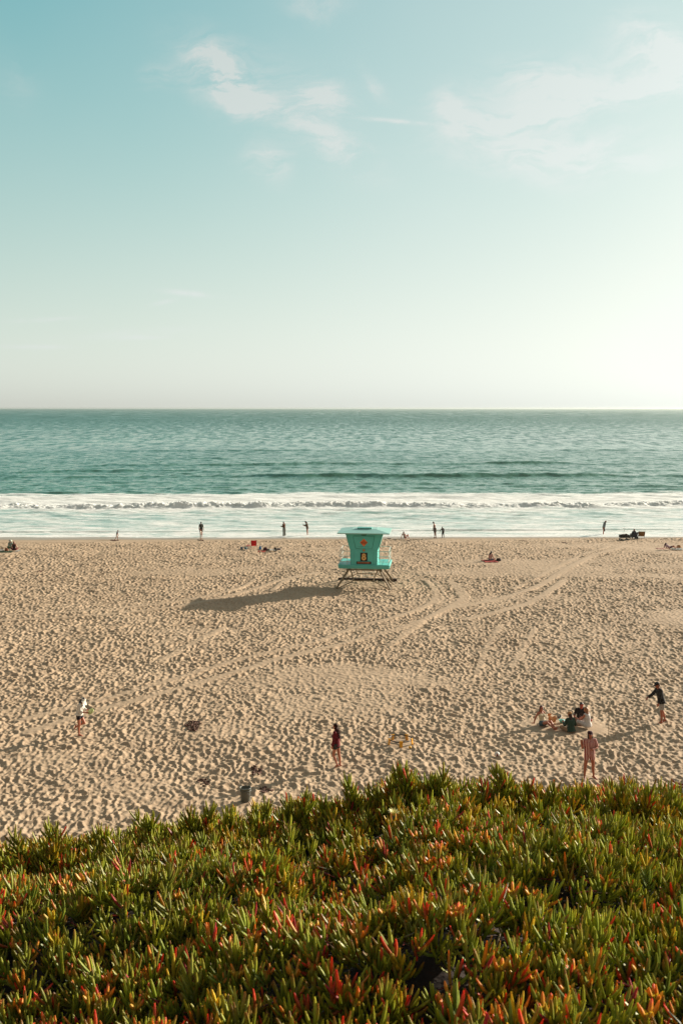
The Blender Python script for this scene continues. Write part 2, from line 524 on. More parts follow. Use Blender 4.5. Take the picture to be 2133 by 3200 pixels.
    fac = b.m('MULTIPLY', b.m('SUBTRACT', nn, b.m('SUBTRACT', .80, b.m('MULTIPLY', amt, .56))), 8.0, clamp=True)
    caps = b.mr(b.noise(stretch(.035, .22), 1.0, 3, .5), .775, .80)
    caps = b.m('MULTIPLY', caps, b.m('MULTIPLY', b.mr(y, 165, 185), b.mr(y, 500, 900, 1, 0)))
    fac = b.m('MAXIMUM', fac, caps)
    mx = b.new('ShaderNodeMixShader')
    b.put(mx.inputs[0], fac); nt.links.new(p.outputs[0], mx.inputs[1]); nt.links.new(fm.outputs[0], mx.inputs[2])
    nt.links.new(mx.outputs[0], out.inputs['Surface'])
    return m


def build_sea():
    rows = []
    y = 100.0
    while y < 136: rows.append(y); y += .22
    while y < 146: rows.append(y); y += .11
    while y < 175: rows.append(y); y += .25
    while y < 330: rows.append(y); y *= 1.0030
    while y < 15500: rows.append(y); y *= 1.03
    rows = np.array(rows)
    t = np.linspace(-1, 1, 900)
    t = np.concatenate([[-14, -5, -2.2, -1.4], t, [1.4, 2.2, 5, 14]])
    hw = rows * .42
    xx = hw[:, None] * t[None]; yy = np.repeat(rows[:, None], len(t), 1)
    z = np.full_like(xx, SEA_Z)
    s = yy - .032 * xx
    near = np.clip((s - 108) / 25, .12, 1) * np.clip((900 - yy) / 600, 0, 1)
    ch = np.zeros_like(xx)
    for i in range(36):
        lam = 10 ** rng.uniform(.15, .95); th = rng.normal(R(90), .45); k = 2 * np.pi / lam
        ok = np.clip((lam / (yy * .0042) - 1.2), 0, 1)
        ch += .0050 * lam ** .75 * np.sin(k * (xx * np.cos(th) + yy * np.sin(th)) + rng.uniform(0, 6.3)) * ok
    z += ch * near
    # long low swells, each with its own uneven crest line
    for (y0, amp, wd, sd) in ((183, .22, 1.8, 1), (203, .75, 2.8, 2), (222, .34, 3.0, 3), (247, .55, 3.6, 4), (278, .4, 4, 6), (330, .42, 5, 7), (400, .42, 6, 8), (490, .42, 8, 9), (174, .22, 1.4, 5), (167, .16, 1.2, 15)):
        cy = y0 + .032 * xx + 11 * (fbm(xx * .022, xx * 0 + sd, 4, sd) - .5)
        a = amp * np.clip((fbm(xx * .022 + sd * 7, yy * 0 + sd, 3, sd + 20) - .36) * 3.4, .45 if sd == 2 else .0, 1.2)
        d = (s + .032 * xx - cy)
        z += a * np.exp(-(d / np.where(d < 0, wd * .6, wd * 1.6)) ** 2)
    # the breaker: a tumbling roll of foam with a lumpy crest and a steep face
    cy = break_y(xx)
    d = yy - cy - .9 * (fbm(xx * .45, yy * 0, 3, 41) - .5)
    a = .46 + .5 * (fbm(xx * .05, xx * 0 + 9, 3, 44) - .5)
    roll = a * np.exp(-(d / np.where(d < 0, 1.0, 2.6)) ** 2)
    lump = (fbm(xx * .9, yy * .9, 4, 47) - .45)
    lump2 = fbm(xx * 2.6, yy * 2.6, 3, 49) - .5
    lump3 = fbm(xx * 6.5, yy * 5.0, 2, 52) - .5
    z += roll * (1 + .9 * lump + 1.1 * lump2 + .55 * lump3) + .10 * lump * np.exp(-((d - 3) / 6) ** 2)
    d2 = yy - cy - 14 - 3 * (fbm(xx * .07, xx * 0, 2, 50) - .5)
    z += np.clip(fbm(xx * .03, xx * 0 + 2, 2, 55) - .35, 0, 1) * .5 * np.exp(-(d2 / 1.6) ** 2)
    # little wave running up the sand
    cy3 = 113.2 + .03 * xx + 1.2 * (fbm(xx * .05, xx * 0, 2, 60) - .5)
    a3 = .20 * np.clip((fbm(xx * .03 + 3, xx * 0, 2, 62) - .58) * 6, 0, 1)
    d3 = yy - cy3
    z += a3 * np.exp(-(d3 / np.where(d3 < 0, .22, 1.0)) ** 2)
    # swash thins to nothing at the shore line
    z -= .30 * np.clip((shore_y(xx) - yy) / 2.0, 0, 3)
    z = np.where(yy < shore_y(xx) + 3, np.minimum(z, SEA_Z + .05 + .06 * np.clip(yy - shore_y(xx), 0, 3)), z)
    V = np.stack([xx, yy, z], -1).reshape(-1, 3)
    o = link('sea_water', np_mesh('sea_water', V, grid_faces(len(rows), len(t))), mats=[make_sea_material()])
    tag(o, kind='structure')


# ------------------------------------------------------------------ bluff and ice plant
RIM_Y = 6.0
_rim_px = [(-900, 2760), (-300, 2720), (0, 2705), (150, 2695), (300, 2690), (450, 2650), (600, 2618), (900, 2585), (1050, 2570), (1150, 2545),
           (1250, 2505), (1400, 2500), (1600, 2497), (1800, 2516), (2000, 2518), (2133, 2530), (2500, 2560), (3100, 2640)]
_rx, _rz = [], []
for (_u, _v) in _rim_px:
    _d = ray(_u, _v); _t = RIM_Y / _d.y
    _rx.append(_d.x * _t); _rz.append(CAM_H + _d.z * _t)


def bluff_np(x, y):
    zr = np.interp(x, _rx, _rz)
    mound = (fbm(x * .9 + 5, y * .9 + 2, 3, 70) - .5) * .36 * np.clip((RIM_Y - y) / 1.2, .2, 1) + (fbm(x * 3.2, y * 3.2, 2, 74) - .5) * .13 - .03
    up = np.clip(RIM_Y - y, 0, 4.4)
    over = np.clip(y - RIM_Y, 0, None)
    z = zr + .215 * up + mound - (np.where(over < 1, .75 * over ** 2, .75 + 1.25 * (over - 1)))
    return np.maximum(z, -.6)


def build_bluff():
    ys = np.concatenate([np.linspace(-12, 1.4, 20), np.linspace(1.5, 8, 90), np.linspace(8.2, 18, 30)])
    xs = np.concatenate([np.linspace(-60, -6.2, 24), np.linspace(-6, 6, 160), np.linspace(6.2, 60, 24)])
    xx, yy = np.meshgrid(xs, ys)
    V = np.stack([xx, yy, bluff_np(xx, yy) - .05], -1).reshape(-1, 3)
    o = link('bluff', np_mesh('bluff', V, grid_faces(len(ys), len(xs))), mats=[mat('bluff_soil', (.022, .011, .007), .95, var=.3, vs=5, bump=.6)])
    tag(o, kind='structure')


def leaf_material():
    m = bpy.data.materials.new('ice_plant_leaf'); m.use_nodes = True
    nt = m.node_tree; b = NB(nt); p = nt.nodes['Principled BSDF']; out = nt.nodes['Material Output']
    a = b.new('ShaderNodeVertexColor'); a.layer_name = 'leaf_colour'
    tc = b.new('ShaderNodeTexCoord')
    n = b.noise(tc.outputs['Object'], 60, 3)
    c = b.mix(b.m('MULTIPLY', b.mr(n, .35, .7), .35), a.outputs[0], (.5, .5, .5, 1), bl='MULTIPLY')
    b.put(p.inputs['Base Color'], c)
    p.inputs['Roughness'].default_value = .45
    p.inputs['Specular IOR Level'].default_value = .5
    tr = b.new('ShaderNodeBsdfTranslucent'); b.put(tr.inputs[0], b.mix(1.0, c, (1.0, .95, .5, 1), bl='MULTIPLY'))
    mx = b.new('ShaderNodeMixShader'); mx.inputs[0].default_value = .38
    nt.links.new(p.outputs[0], mx.inputs[1]); nt.links.new(tr.outputs[0], mx.inputs[2])
    nt.links.new(mx.outputs[0], out.inputs['Surface'])
    return m


def build_ice_plant():
    B, A, LEN, WID, CUP, C0, C1 = [], [], [], [], [], [], []     # base, start direction, length, width, end direction, colours

    greens = [((.25, .31, .027), (.45, .46, .036)), ((.17, .235, .027), (.32, .36, .034)),
              ((.29, .33, .024), (.50, .46, .038)), ((.225, .25, .028), (.40, .36, .036)), ((.48, .38, .025), (.75, .50, .035))]

    def add_leaf(b0, d0, d1, ln, wd, c0, c1):
        B.append(b0); A.append(d0); CUP.append(d1); LEN.append(ln); WID.append(wd); C0.append(c0); C1.append(c1)

    def shoot(x, y, z, axis, nodes, size, tint, red):
        ax = np.array(axis) / np.linalg.norm(axis)
        side = np.cross(ax, [0.3, 1, 0.2]); side /= np.linalg.norm(side)
        oth = np.cross(ax, side)
        ph = rnd.random() * 6.28
        step = .020 * size
        for k in range(nodes):
            for j in (0, 1):
                an = ph + k * 1.57 + j * math.pi + rnd.uniform(-.3, .3)
                rad = side * math.cos(an) + oth * math.sin(an)
                q = k / max(1, nodes - 1)
                spread = (.95 - .62 * q) + rnd.uniform(-.15, .2)
                d0 = ax * math.cos(spread) + rad * math.sin(spread)
                sp2 = spread * .45 + rnd.uniform(-.1, .1)
                up = ax * .75 + np.array([0, 0, .35])
                d1 = up * math.cos(sp2) + rad * math.sin(sp2)
                ln = size * rnd.uniform(.064, .096) * (.75 + .35 * (1 - abs(q - .45)))
                wd = size * rnd.uniform(.0054, .0074)
                g0, g1 = greens[tint]
                f = rnd.uniform(.75, 1.25)
                c0 = [v * f for v in g0]; c1 = [v * f for v in g1]
                r_ = rnd.random()
                if r_ < red:
                    w = rnd.random()
                    if w < .45: c0, c1 = (.50, .13, .03), (.92, .06, .035)
                    elif w < .85: c0, c1 = (.50, .28, .03), (.90, .26, .025)
                    else: c0, c1 = (.34, .05, .04), (.50, .03, .05)
                elif r_ < red + .22:
                    c1 = (.38, .16, .03)
                add_leaf(np.array([x, y, z]) + ax * (k * step) + rad * .004, d0, d1, ln, wd, c0, c1)

    # the carpet
    n = 17000
    xs = rng.uniform(-4.6, 4.6, n); ys = 1.9 + (RIM_Y + .55 - 1.9) * rng.uniform(0, 1, n) ** .92
    zs = bluff_np(xs, ys)
    hollow = fbm(xs * 1.5, ys * 1.5, 3, 90); redn = fbm(xs * 1.1 + 9, ys * 1.1, 3, 95)
    e = .05
    gx = (bluff_np(xs + e, ys) - bluff_np(xs - e, ys)) / (2 * e); gy = (bluff_np(xs, ys + e) - bluff_np(xs, ys - e)) / (2 * e)
    for i in range(n):
        if hollow[i] < .36 and rnd.random() < .55: continue
        x, y = xs[i], ys[i]
        dens = max(0, (redn[i] - .46) * 3.2)
        red = .035 + .09 * dens + (.45 if rnd.random() < .02 + .13 * dens else 0)
        t = rnd.choice([0, 0, 1, 2, 2, 3, 3, 4 if rnd.random() < .35 + .5 * dens else 0])
        if y > RIM_Y - .8 and rnd.random() < .5: t = rnd.choice([2, 3, 4])
        ax = (-.5 * gx[i] + rnd.gauss(0, .34), -.35 * min(0, gy[i]) * .5 + rnd.gauss(-.03, .32), 1.0)
        lift = rnd.uniform(-.04, .045)
        shoot(x, y, zs[i] + lift, ax, rnd.randint(3, 5), rnd.uniform(.62, 1.08), t, red)
    # taller shoots standing out of the rim: photo pixel of the tip, lean
    for (u, v, lean) in [(40, 2612, -.4), (150, 2588, -.5), (175, 2600, .1), (310, 2600, -.1), (335, 2612, .3), (425, 2555, -.9), (480, 2562, .3), (590, 2542, -.2), (655, 2532, .1),
                         (718, 2546, .1), (800, 2552, -.1), (830, 2515, 0), (905, 2510, .1), (955, 2480, .1), (1010, 2500, -.2), (1085, 2440, -.4), (1100, 2462, -.1), (1160, 2470, 0), (1235, 2402, -.5),
                         (1260, 2398, -.1), (1275, 2415, .2), (1385, 2408, .1), (1345, 2430, 0), (1545, 2382, -.7), (1560, 2400, -.3), (1585, 2415, .0), (1655, 2432, .1), (1730, 2440, .1), (1830, 2448, 0), (1940, 2440, .1), (2030, 2445, .2), (2105, 2462, .3)]:
        yy = RIM_Y - rnd.uniform(.05, .35); v += (-16 if u < 800 else -4 if u < 1500 else 10)
        d = ray(u, v + 14); tt = yy / d.y
        tip = np.array([d.x * tt, yy, CAM_H + d.z * tt])
        zb = float(bluff_np(np.array([tip[0]]), np.array([yy]))[0]) - .02
        hgt = max(.12, tip[2] - zb)
        bx = tip[0] + -lean * -.0 - lean * hgt * .6
        n_ = max(2, int(hgt / .05))
        for k in range(7):            # a fuller clump round the foot of the tall shoot
            a_ = rnd.uniform(0, 6.28); r_ = rnd.uniform(.03, .11)
            shoot(tip[0] + r_ * math.cos(a_), yy + r_ * math.sin(a_) * .6, zb + max(0, hgt - .085) * (1 - r_ / .13) * .9, (math.cos(a_) * .35, math.sin(a_) * .2, 1), 4, 1.0, rnd.choice([0, 2, 2, 3, 4]), .08)
        for k in range(n_):
            q = k / n_
            shoot(bx + (tip[0] - bx) * q ** 1.5, yy, zb + (hgt - .085) * (k + 1) / n_ - .02, (lean * .5 * q, 0, 1), 5, 1.1, rnd.choice([0, 2, 3]), .04)
    # fruit: a fat green urn crowned with stubby orange and red points
    nf = 1900
    fx = rng.uniform(-4.4, 4.4, nf); fy = 2.0 + 4.05 * rng.uniform(0, 1, nf)
    fz = bluff_np(fx, fy)
    for i in range(nf):
        if fbm(fx[i:i + 1] * 1.1 + 9, fy[i:i + 1] * 1.1, 3, 95)[0] < .44 and rnd.random() < .7: continue
        s = rnd.uniform(.8, 1.15); h = fz[i] + rnd.uniform(.035, .085)
        for k in range(5):
            an = k * 1.256 + rnd.uniform(-.3, .3)
            rad = np.array([math.cos(an), math.sin(an), 0])
            up = np.array([0, 0, 1.0])
            w = rnd.random()
            c1 = (.85, .07, .03) if w < .35 else (.95, .30, .03) if w < .8 else (.90, .55, .06)
            add_leaf(np.array([fx[i], fy[i], h]) + rad * .009 * s, up * .8 + rad * .6, up * .95 + rad * (.1 + .5 * rnd.random()), .034 * s * rnd.uniform(.7, 1.5), .0068 * s, (.65, .36, .04), c1)
        for k in range(3):
            an = k * 2.09; rad = np.array([math.cos(an), math.sin(an), 0])
            add_leaf(np.array([fx[i], fy[i], h - .04 * s]) + rad * .004, np.array([0, 0, 1.0]) + rad * .25, np.array([0, 0, 1.0]) - rad * .1, .055 * s, .012 * s, (.20, .24, .025), (.60, .42, .04))
    # dead, dark red runners lying in the gaps
    for i in range(4500):
        x, y = rnd.uniform(-4.4, 4.4), rnd.uniform(2.0, 6.0)
        z = float(bluff_np(np.array([x]), np.array([y]))[0]) + rnd.uniform(-.03, .06)
        an = rnd.random() * 6.28
        d0 = np.array([math.cos(an), math.sin(an), rnd.uniform(-.2, .6)])
        c = rnd.choice([(.16, .015, .012), (.30, .03, .02), (.10, .05, .02), (.28, .20, .08), (.05, .07, .015), (.06, .08, .02), (.08, .06, .02)])
        add_leaf(np.array([x, y, z]), d0, d0 + np.array([0, 0, rnd.uniform(-.4, .5)]), rnd.uniform(.05, .12), rnd.uniform(.002, .005), c, c)
    # assemble
    B, D0, D1 = np.array(B), np.array(A), np.array(CUP)
    D0 /= np.linalg.norm(D0, axis=1, keepdims=True); D1 /= np.linalg.norm(D1, axis=1, keepdims=True)
    L = np.array(LEN)[:, None]; W = np.array(WID); C0a, C1a = np.array(C0), np.array(C1)
    N = len(B); K = 6
    tt = np.linspace(0, 1, K); prof = np.array([.78, 1.0, 1.06, 1.0, .78, .34])
    side = np.cross(D0, D1 + 1e-3 * rng.normal(size=D0.shape)); side /= np.linalg.norm(side, axis=1, keepdims=True) + 1e-9
    V = np.zeros((N, K * 3, 3)); Cc = np.zeros((N, K * 3, 4)); Cc[..., 3] = 1
    for k in range(K):
        t = tt[k]
        ctr = B + L * (D0 * (t - .5 * t * t) + D1 * (.5 * t * t))
        tan = D0 * (1 - t) + D1 * t; tan /= np.linalg.norm(tan, axis=1, keepdims=True)
        nrm = np.cross(side, tan)
        for j in range(3):
            an = 2 * math.pi * j / 3 + math.pi / 2
            V[:, k * 3 + j] = ctr + (side * math.cos(an) + nrm * math.sin(an)) * (W * prof[k])[:, None]
            q = np.clip((t - .25) / .75, 0, 1) ** 1.6
            Cc[:, k * 3 + j, :3] = C0a * (1 - q) + C1a * q
    F = []
    for k in range(K - 1):
        for j in range(3):
            F.append([k * 3 + j, k * 3 + (j + 1) % 3, (k + 1) * 3 + (j + 1) % 3, (k + 1) * 3 + j])
    F.append([(K - 1) * 3, (K - 1) * 3 + 1, (K - 1) * 3 + 2, (K - 1) * 3 + 2])
    F = np.array(F[:-1])
    Fa = (F[None] + (np.arange(N) * K * 3)[:, None, None]).reshape(-1, 4)
    me = np_mesh('ice_plant_ground_cover', V.reshape(-1, 3), Fa)
    ca = me.color_attributes.new('leaf_colour', 'FLOAT_COLOR', 'POINT')
    ca.data.foreach_set('color', Cc.astype(np.float32).ravel())
    o = link('ice_plant_ground_cover', me, mats=[leaf_material()])
    tag(o, 'dense green ice plant covering the bluff, with red and orange leaf tips', 'ground cover', kind='stuff')
    # one pale open flower
    fl_d = ray(1230, 2545); t_ = 5.35 / fl_d.y
    fx_, fy_, fz_ = fl_d.x * t_, 5.35, CAM_H + fl_d.z * t_
    r = empty('ice_plant_flower', (fx_, fy_, fz_), 0, 'single pale yellow open flower among the green ice plant leaves', 'flower')
    bm = bmesh.new()
    for k in range(26):
        an = k * 2.4; el = .5 + .4 * (k % 3) / 2
        d = Vector((math.cos(an) * math.cos(el), math.sin(an) * math.cos(el), math.sin(el)))
        s_ = d.cross(Vector((0, 0, 1))).normalized() * .0045
        v = [bm.verts.new(d * .006), bm.verts.new(d * .026 + s_), bm.verts.new(d * .042), bm.verts.new(d * .026 - s_)]
        bm.faces.new(v)
    me = bpy.data.meshes.new('petals'); bm.to_mesh(me); bm.free()
    link('petals', me, r, [mat('petal_yellow', (.85, .78, .35), .5)])
    bm = bmesh.new(); bmesh.ops.create_uvsphere(bm, u_segments=10, v_segments=6, radius=.012)
    me = bpy.data.meshes.new('flower_centre'); bm.to_mesh(me); bm.free()
    link('flower_centre', me, r, [mat('flower_yellow', (.6, .42, .05), .6)], True)
    bm = bmesh.new(); bmesh.ops.create_cone(bm, cap_ends=True, segments=8, radius1=.006, radius2=.011, depth=.1, matrix=Matrix.Translation((0, 0, -.05)))
    me = bpy.data.meshes.new('stem'); bm.to_mesh(me); bm.free()
    link('stem', me, r, [mat('flower_stem', (.07, .10, .02), .5)], True)


# ------------------------------------------------------------------ shape tools
def b_cap(bm, p0, r0, p1, r1, seg=12):
    """tapered capsule"""
    p0, p1 = Vector(p0), Vector(p1)
    ax = p1 - p0; L = ax.length
    if L < 1e-6: ax = Vector((0, 0, 1)); L = 1e-6
    q = ax.to_track_quat('Z', 'Y')
    rings = []
    for a in (-80, -50, -20): rings.append((r0 * math.sin(R(a)), r0 * math.cos(R(a))))
    rings += [(0, r0), (L, r1)]
    for a in (20, 50, 80): rings.append((L + r1 * math.sin(R(a)), r1 * math.cos(R(a))))
    b_rings(bm, [(h, r, r) for h, r in rings], q, p0, seg)


def b_rings(bm, rings, q, org, seg=12):
    """loft: rings of (height, rx, ry[, ox, oy]) along the local z of quaternion q"""
    prev = None
    for rg in rings:
        h, rx, ry = rg[:3]; ox, oy = (rg[3], rg[4]) if len(rg) > 3 else (0, 0)
        cur = [bm.verts.new(org + q @ Vector((ox + rx * math.cos(2 * math.pi * i / seg), oy + ry * math.sin(2 * math.pi * i / seg), h))) for i in range(seg)]
        if prev:
            for i in range(seg): bm.faces.new([prev[i], prev[(i + 1) % seg], cur[(i + 1) % seg], cur[i]])
        else: bm.faces.new(cur[::-1])
        prev = cur
    bm.faces.new(prev)


def b_cone(bm, p0, r0, p1, r1, seg=16):
    p0, p1 = Vector(p0), Vector(p1)
    ax = p1 - p0
    b_rings(bm, [(0, r0, r0), (ax.length, r1, r1)], ax.to_track_quat('Z', 'Y'), p0, seg)


def b_ell(bm, c, r, q=None, seg=14):
    m = Matrix.Translation(c) @ ((q or Matrix.Identity(3).to_quaternion()).to_matrix().to_4x4()) @ Matrix.Diagonal((*r, 1))
    bmesh.ops.create_uvsphere(bm, u_segments=seg, v_segments=seg // 2 + 1, radius=1, matrix=m)


def b_box(bm, c, s, rot=None, bev=0.0):
    m = Matrix.Translation(c) @ ((rot.to_matrix().to_4x4()) if rot else Matrix.Identity(4)) @ Matrix.Diagonal((s[0], s[1], s[2], 1))
    r = bmesh.ops.create_cube(bm, size=1, matrix=m)
    if bev:
        ed = {e for v in r['verts'] for e in v.link_edges}
        bmesh.ops.bevel(bm, geom=list(ed), offset=bev, segments=2, affect='EDGES')


def fin(name, bm, mats, parent=None, smooth=False, loc=None):
    bmesh.ops.recalc_face_normals(bm, faces=bm.faces)
    me = bpy.data.meshes.new(name); bm.to_mesh(me); bm.free()
    if not isinstance(mats, (list, tuple)): mats = [mats]
    o = link(name, me, parent, mats, smooth)
    if loc: o.location = loc
    return o


def union(name, bm, vox, mats, parent=None, smooth=3, noise=0.0, nscale=20):
    """fuse overlapping shells into one continuous skin"""
    bmesh.ops.recalc_face_normals(bm, faces=bm.faces)
    me = bpy.data.meshes.new(name + '_raw'); bm.to_mesh(me); bm.free()
    tmp = bpy.data.objects.new('tmp', me); COL.objects.link(tmp)
    md = tmp.modifiers.new('r', 'REMESH'); md.mode = 'VOXEL'; md.voxel_size = vox
    if smooth:
        sm = tmp.modifiers.new('s', 'SMOOTH'); sm.factor = .5; sm.iterations = smooth
    dg = bpy.context.evaluated_depsgraph_get()
    out = bpy.data.meshes.new_from_object(tmp.evaluated_get(dg)); out.name = name
    bpy.data.objects.remove(tmp); bpy.data.meshes.remove(me)
    if noise:
        n = len(out.vertices); co = np.empty(n * 3, np.float32); out.vertices.foreach_get('co', co); co = co.reshape(-1, 3)
        nr = np.empty(n * 3, np.float32); out.vertices.foreach_get('normal', nr); nr = nr.reshape(-1, 3)
        d = fbm(co[:, 0] * nscale + co[:, 2] * nscale * .7, co[:, 1] * nscale - co[:, 2] * nscale * .7, 3, 3) - .5
        co += nr * (d * noise)[:, None]
        out.vertices.foreach_set('co', co.ravel()); out.update()
    out.materials.clear()
    if not isinstance(mats, (list, tuple)): mats = [mats]
    return link(name, out, parent, mats, True)


# ------------------------------------------------------------------ people
SKIN_L = (.46, .17, .10); SKIN_M = (.36, .115, .06); SKIN_D = (.20, .07, .04)


def skin_mat(c):
    return mat('skin_%02d' % int(c[0] * 100), c, .55, var=.06, vs=6)


def stripes(name, c1, c2, axis, period, duty=.5, second=None):
    if name in _M: return _M[name]
    m = bpy.data.materials.new(name); m.use_nodes = True
    b = NB(m.node_tree); p = m.node_tree.nodes['Principled BSDF']
    tc = b.new('ShaderNodeTexCoord'); o = b.sep(tc.outputs['Object'])
    f = b.m('LESS_THAN', b.m('FRACT', b.m('DIVIDE', b.m('ADD', o[axis], 10.0), period)), duty)
    if second is not None:
        g = b.m('LESS_THAN', b.m('FRACT', b.m('DIVIDE', b.m('ADD', o[second], 10.0), period)), duty)
        f = b.m('MULTIPLY', b.m('ADD', f, g), .5)
    b.put(p.inputs['Base Color'], b.mix(f, tuple(c1) + (1,), tuple(c2) + (1,)))
    p.inputs['Roughness'].default_value = .9
    _M[name] = m
    return m


def vdir(v): return Vector(v).normalized()


class Figure:
    def __init__(s, name, label, loc, yaw, H, pose, skin, vox=.010, group=None, detail=True, sex='m'):
        s.H, s.vox, s.detail = H, vox, detail
        s.root = empty(name, loc, yaw, label, 'person', group)
        P = dict(hip=.525, tor=(4, 0, 0), head=(8, 0), ua_l=(-.16, 0, -1), fa_l=(-.06, .25, -1), ua_r=(.16, 0, -1), fa_r=(.06, .25, -1),
                 th_l=(-.03, .03, -1), sh_l=(0, -.04, -1), th_r=(.03, .03, -1), sh_r=(0, -.04, -1), ft_l=(-.15, 1, -.1), ft_r=(.15, 1, -.1), curl=.5)
        P.update(pose); s.P = P
        k = H
        tp, tr_, tw = [R(a) for a in P['tor']]
        s.T = Euler((-tp, tr_, tw), 'ZXY' if False else 'XYZ').to_quaternion()
        s.hip = Vector((0, 0, P['hip'] * k)) + Vector(P.get('off', (0, 0, 0)))
        s.up = s.T @ Vector((0, 0, 1)); s.rt = s.T @ Vector((1, 0, 0)); s.fw = s.T @ Vector((0, 1, 0))
        sw = .098 if sex == 'm' else .086
        s.sex = sex
        s.neck = s.hip + s.up * .30 * k
        J = s.J = {}
        for sd, q in (('l', -1), ('r', 1)):
            J['s' + sd] = s.hip + s.up * .275 * k + s.rt * q * sw * k
            J['e' + sd] = J['s' + sd] + vdir(P['ua_' + sd]) * .165 * k
            J['w' + sd] = J['e' + sd] + vdir(P['fa_' + sd]) * .145 * k
            J['h' + sd] = s.hip + s.rt * q * .048 * k * (1.05 if sex == 'f' else 1) - s.up * .005 * k
            J['k' + sd] = J['h' + sd] + vdir(P['th_' + sd]) * .245 * k
            J['a' + sd] = J['k' + sd] + vdir(P['sh_' + sd]) * .235 * k
        s.Hq = Euler((R(-P['head'][0]), 0, R(P['head'][1])), 'XYZ').to_quaternion()
        s.hup = s.Hq @ Vector((0, 0, 1)); s.hf = s.Hq @ Vector((0, 1, 0)); s.hr = s.Hq @ Vector((1, 0, 0))
        s.hc = s.neck + s.up * .035 * k + s.hup * .062 * k + s.hf * .012 * k
        s.body(skin)

    def body(s, skin):
        k, J, P = s.H, s.J, s.P
        bm = bmesh.new()
        f = s.sex == 'f'
        b_ell(bm, s.hip + s.up * .012 * k, (.092 * k, .066 * k, .07 * k), s.T)
        b_ell(bm, s.hip + s.up * .10 * k, ((.068 if f else .078) * k, .052 * k, .09 * k), s.T)
        b_ell(bm, s.hip + s.up * .205 * k, ((.080 if f else .095) * k, .060 * k, .09 * k), s.T)
        b_cap(bm, J['sl'], .030 * k, J['sr'], .030 * k)
        if f:
            for q in (-1, 1): b_ell(bm, s.hip + s.up * .19 * k + s.rt * q * .038 * k + s.fw * .045 * k, (.034 * k, .032 * k, .034 * k), s.T)
        b_cap(bm, s.neck - s.up * .03 * k, .036 * k, s.hc - s.hup * .03 * k, .030 * k)
        h = s.hc
        b_ell(bm, h + s.hup * .012 * k, (.044 * k, .054 * k, .052 * k), s.Hq)
        b_ell(bm, h - s.hup * .024 * k + s.hf * .012 * k, (.034 * k, .040 * k, .040 * k), s.Hq)
        b_ell(bm, h - s.hup * .051 * k + s.hf * .040 * k, (.014 * k, .012 * k, .011 * k), s.Hq)
        b_cap(bm, h + s.hup * .008 * k + s.hf * .050 * k, .0055 * k, h - s.hup * .018 * k + s.hf * .060 * k, .0085 * k, 8)
        for q in (-1, 1):
            b_ell(bm, h + s.hr * q * .045 * k - s.hup * .004 * k - s.hf * .004 * k, (.006 * k, .012 * k, .018 * k), s.Hq, 8)
        for sd, q in (('l', -1), ('r', 1)):
            b_cap(bm, J['s' + sd], .0305 * k, J['e' + sd], .0225 * k)
            m = J['e' + sd].lerp(J['w' + sd], .28)
            b_cap(bm, J['e' + sd], .0225 * k, m, .0235 * k); b_cap(bm, m, .0235 * k, J['w' + sd], .0150 * k)
            b_cap(bm, J['h' + sd] + vdir(P['th_' + sd]) * .01 * k, .052 * k, J['k' + sd], .0330 * k)
            m = J['k' + sd].lerp(J['a' + sd], .30)
            shd = vdir(P['sh_' + sd]); thd = vdir(P['th_' + sd])
            back = (shd.cross(shd.cross(Vector(P['ft_' + sd]))))
            back = back.normalized() if back.length > 1e-4 else Vector((0, -1, 0))
            m = m + back * .008 * k
            b_cap(bm, J['k' + sd], .0320 * k, m, .0310 * k); b_cap(bm, m, .0310 * k, J['a' + sd], .0180 * k)
            ft = vdir(P['ft_' + sd]); a = J['a' + sd]
            dn = (shd - ft * shd.dot(ft)); dn = dn.normalized() if dn.length > 1e-3 else Vector((0, 0, -1))
            heel = a + dn * .026 * k - ft * .024 * k; ball = a + dn * .034 * k + ft * .072 * k; toe = a + dn * .036 * k + ft * .100 * k
            b_cap(bm, a, .0185 * k, heel, .0165 * k); b_cap(bm, heel, .0165 * k, ball, .0140 * k); b_cap(bm, a, .018 * k, ball, .0150 * k)
            lat = ft.cross(dn).normalized()
            for t in range(5):
                o = (t - 2) * .0085 * k
                ln = .024 - .0035 * abs(t - (3 if sd == 'l' else 1))
                b_cap(bm, ball + lat * o, .0080 * k, ball + lat * o * 1.05 + ft * ln * k + dn * .003 * k, .0065 * k, 8)
            s.hand(bm, sd, q)
        mats = [skin_mat(skin), mat('eye_dark', (.02, .012, .01), .3), mat('lips', (skin[0] * .75, skin[1] * .42, skin[2] * .5), .5)]
        o = union('body', bm, s.vox, mats, s.root, 2)
        me = o.data
        if s.detail:
            n = len(me.polygons); c = np.empty(n * 3, np.float32); me.polygons.foreach_get('center', c); c = c.reshape(-1, 3)
            mi = np.zeros(n, np.int32)
            for q in (-1, 1):
                e = np.array(h + s.hr * q * .018 * k + s.hup * .006 * k + s.hf * .052 * k)
                mi[((c - e) ** 2).sum(1) < (.0085 * k) ** 2] = 1
            e = np.array(h - s.hup * .034 * k + s.hf * .052 * k)
            d = c - e
            mi[(np.abs(d @ np.array(s.hup)) < .0045 * k) & (np.abs(d @ np.array(s.hr)) < .013 * k) & ((d ** 2).sum(1) < (.02 * k) ** 2)] = 2
            me.polygons.foreach_set('material_index', mi)
        s.bodyo = o

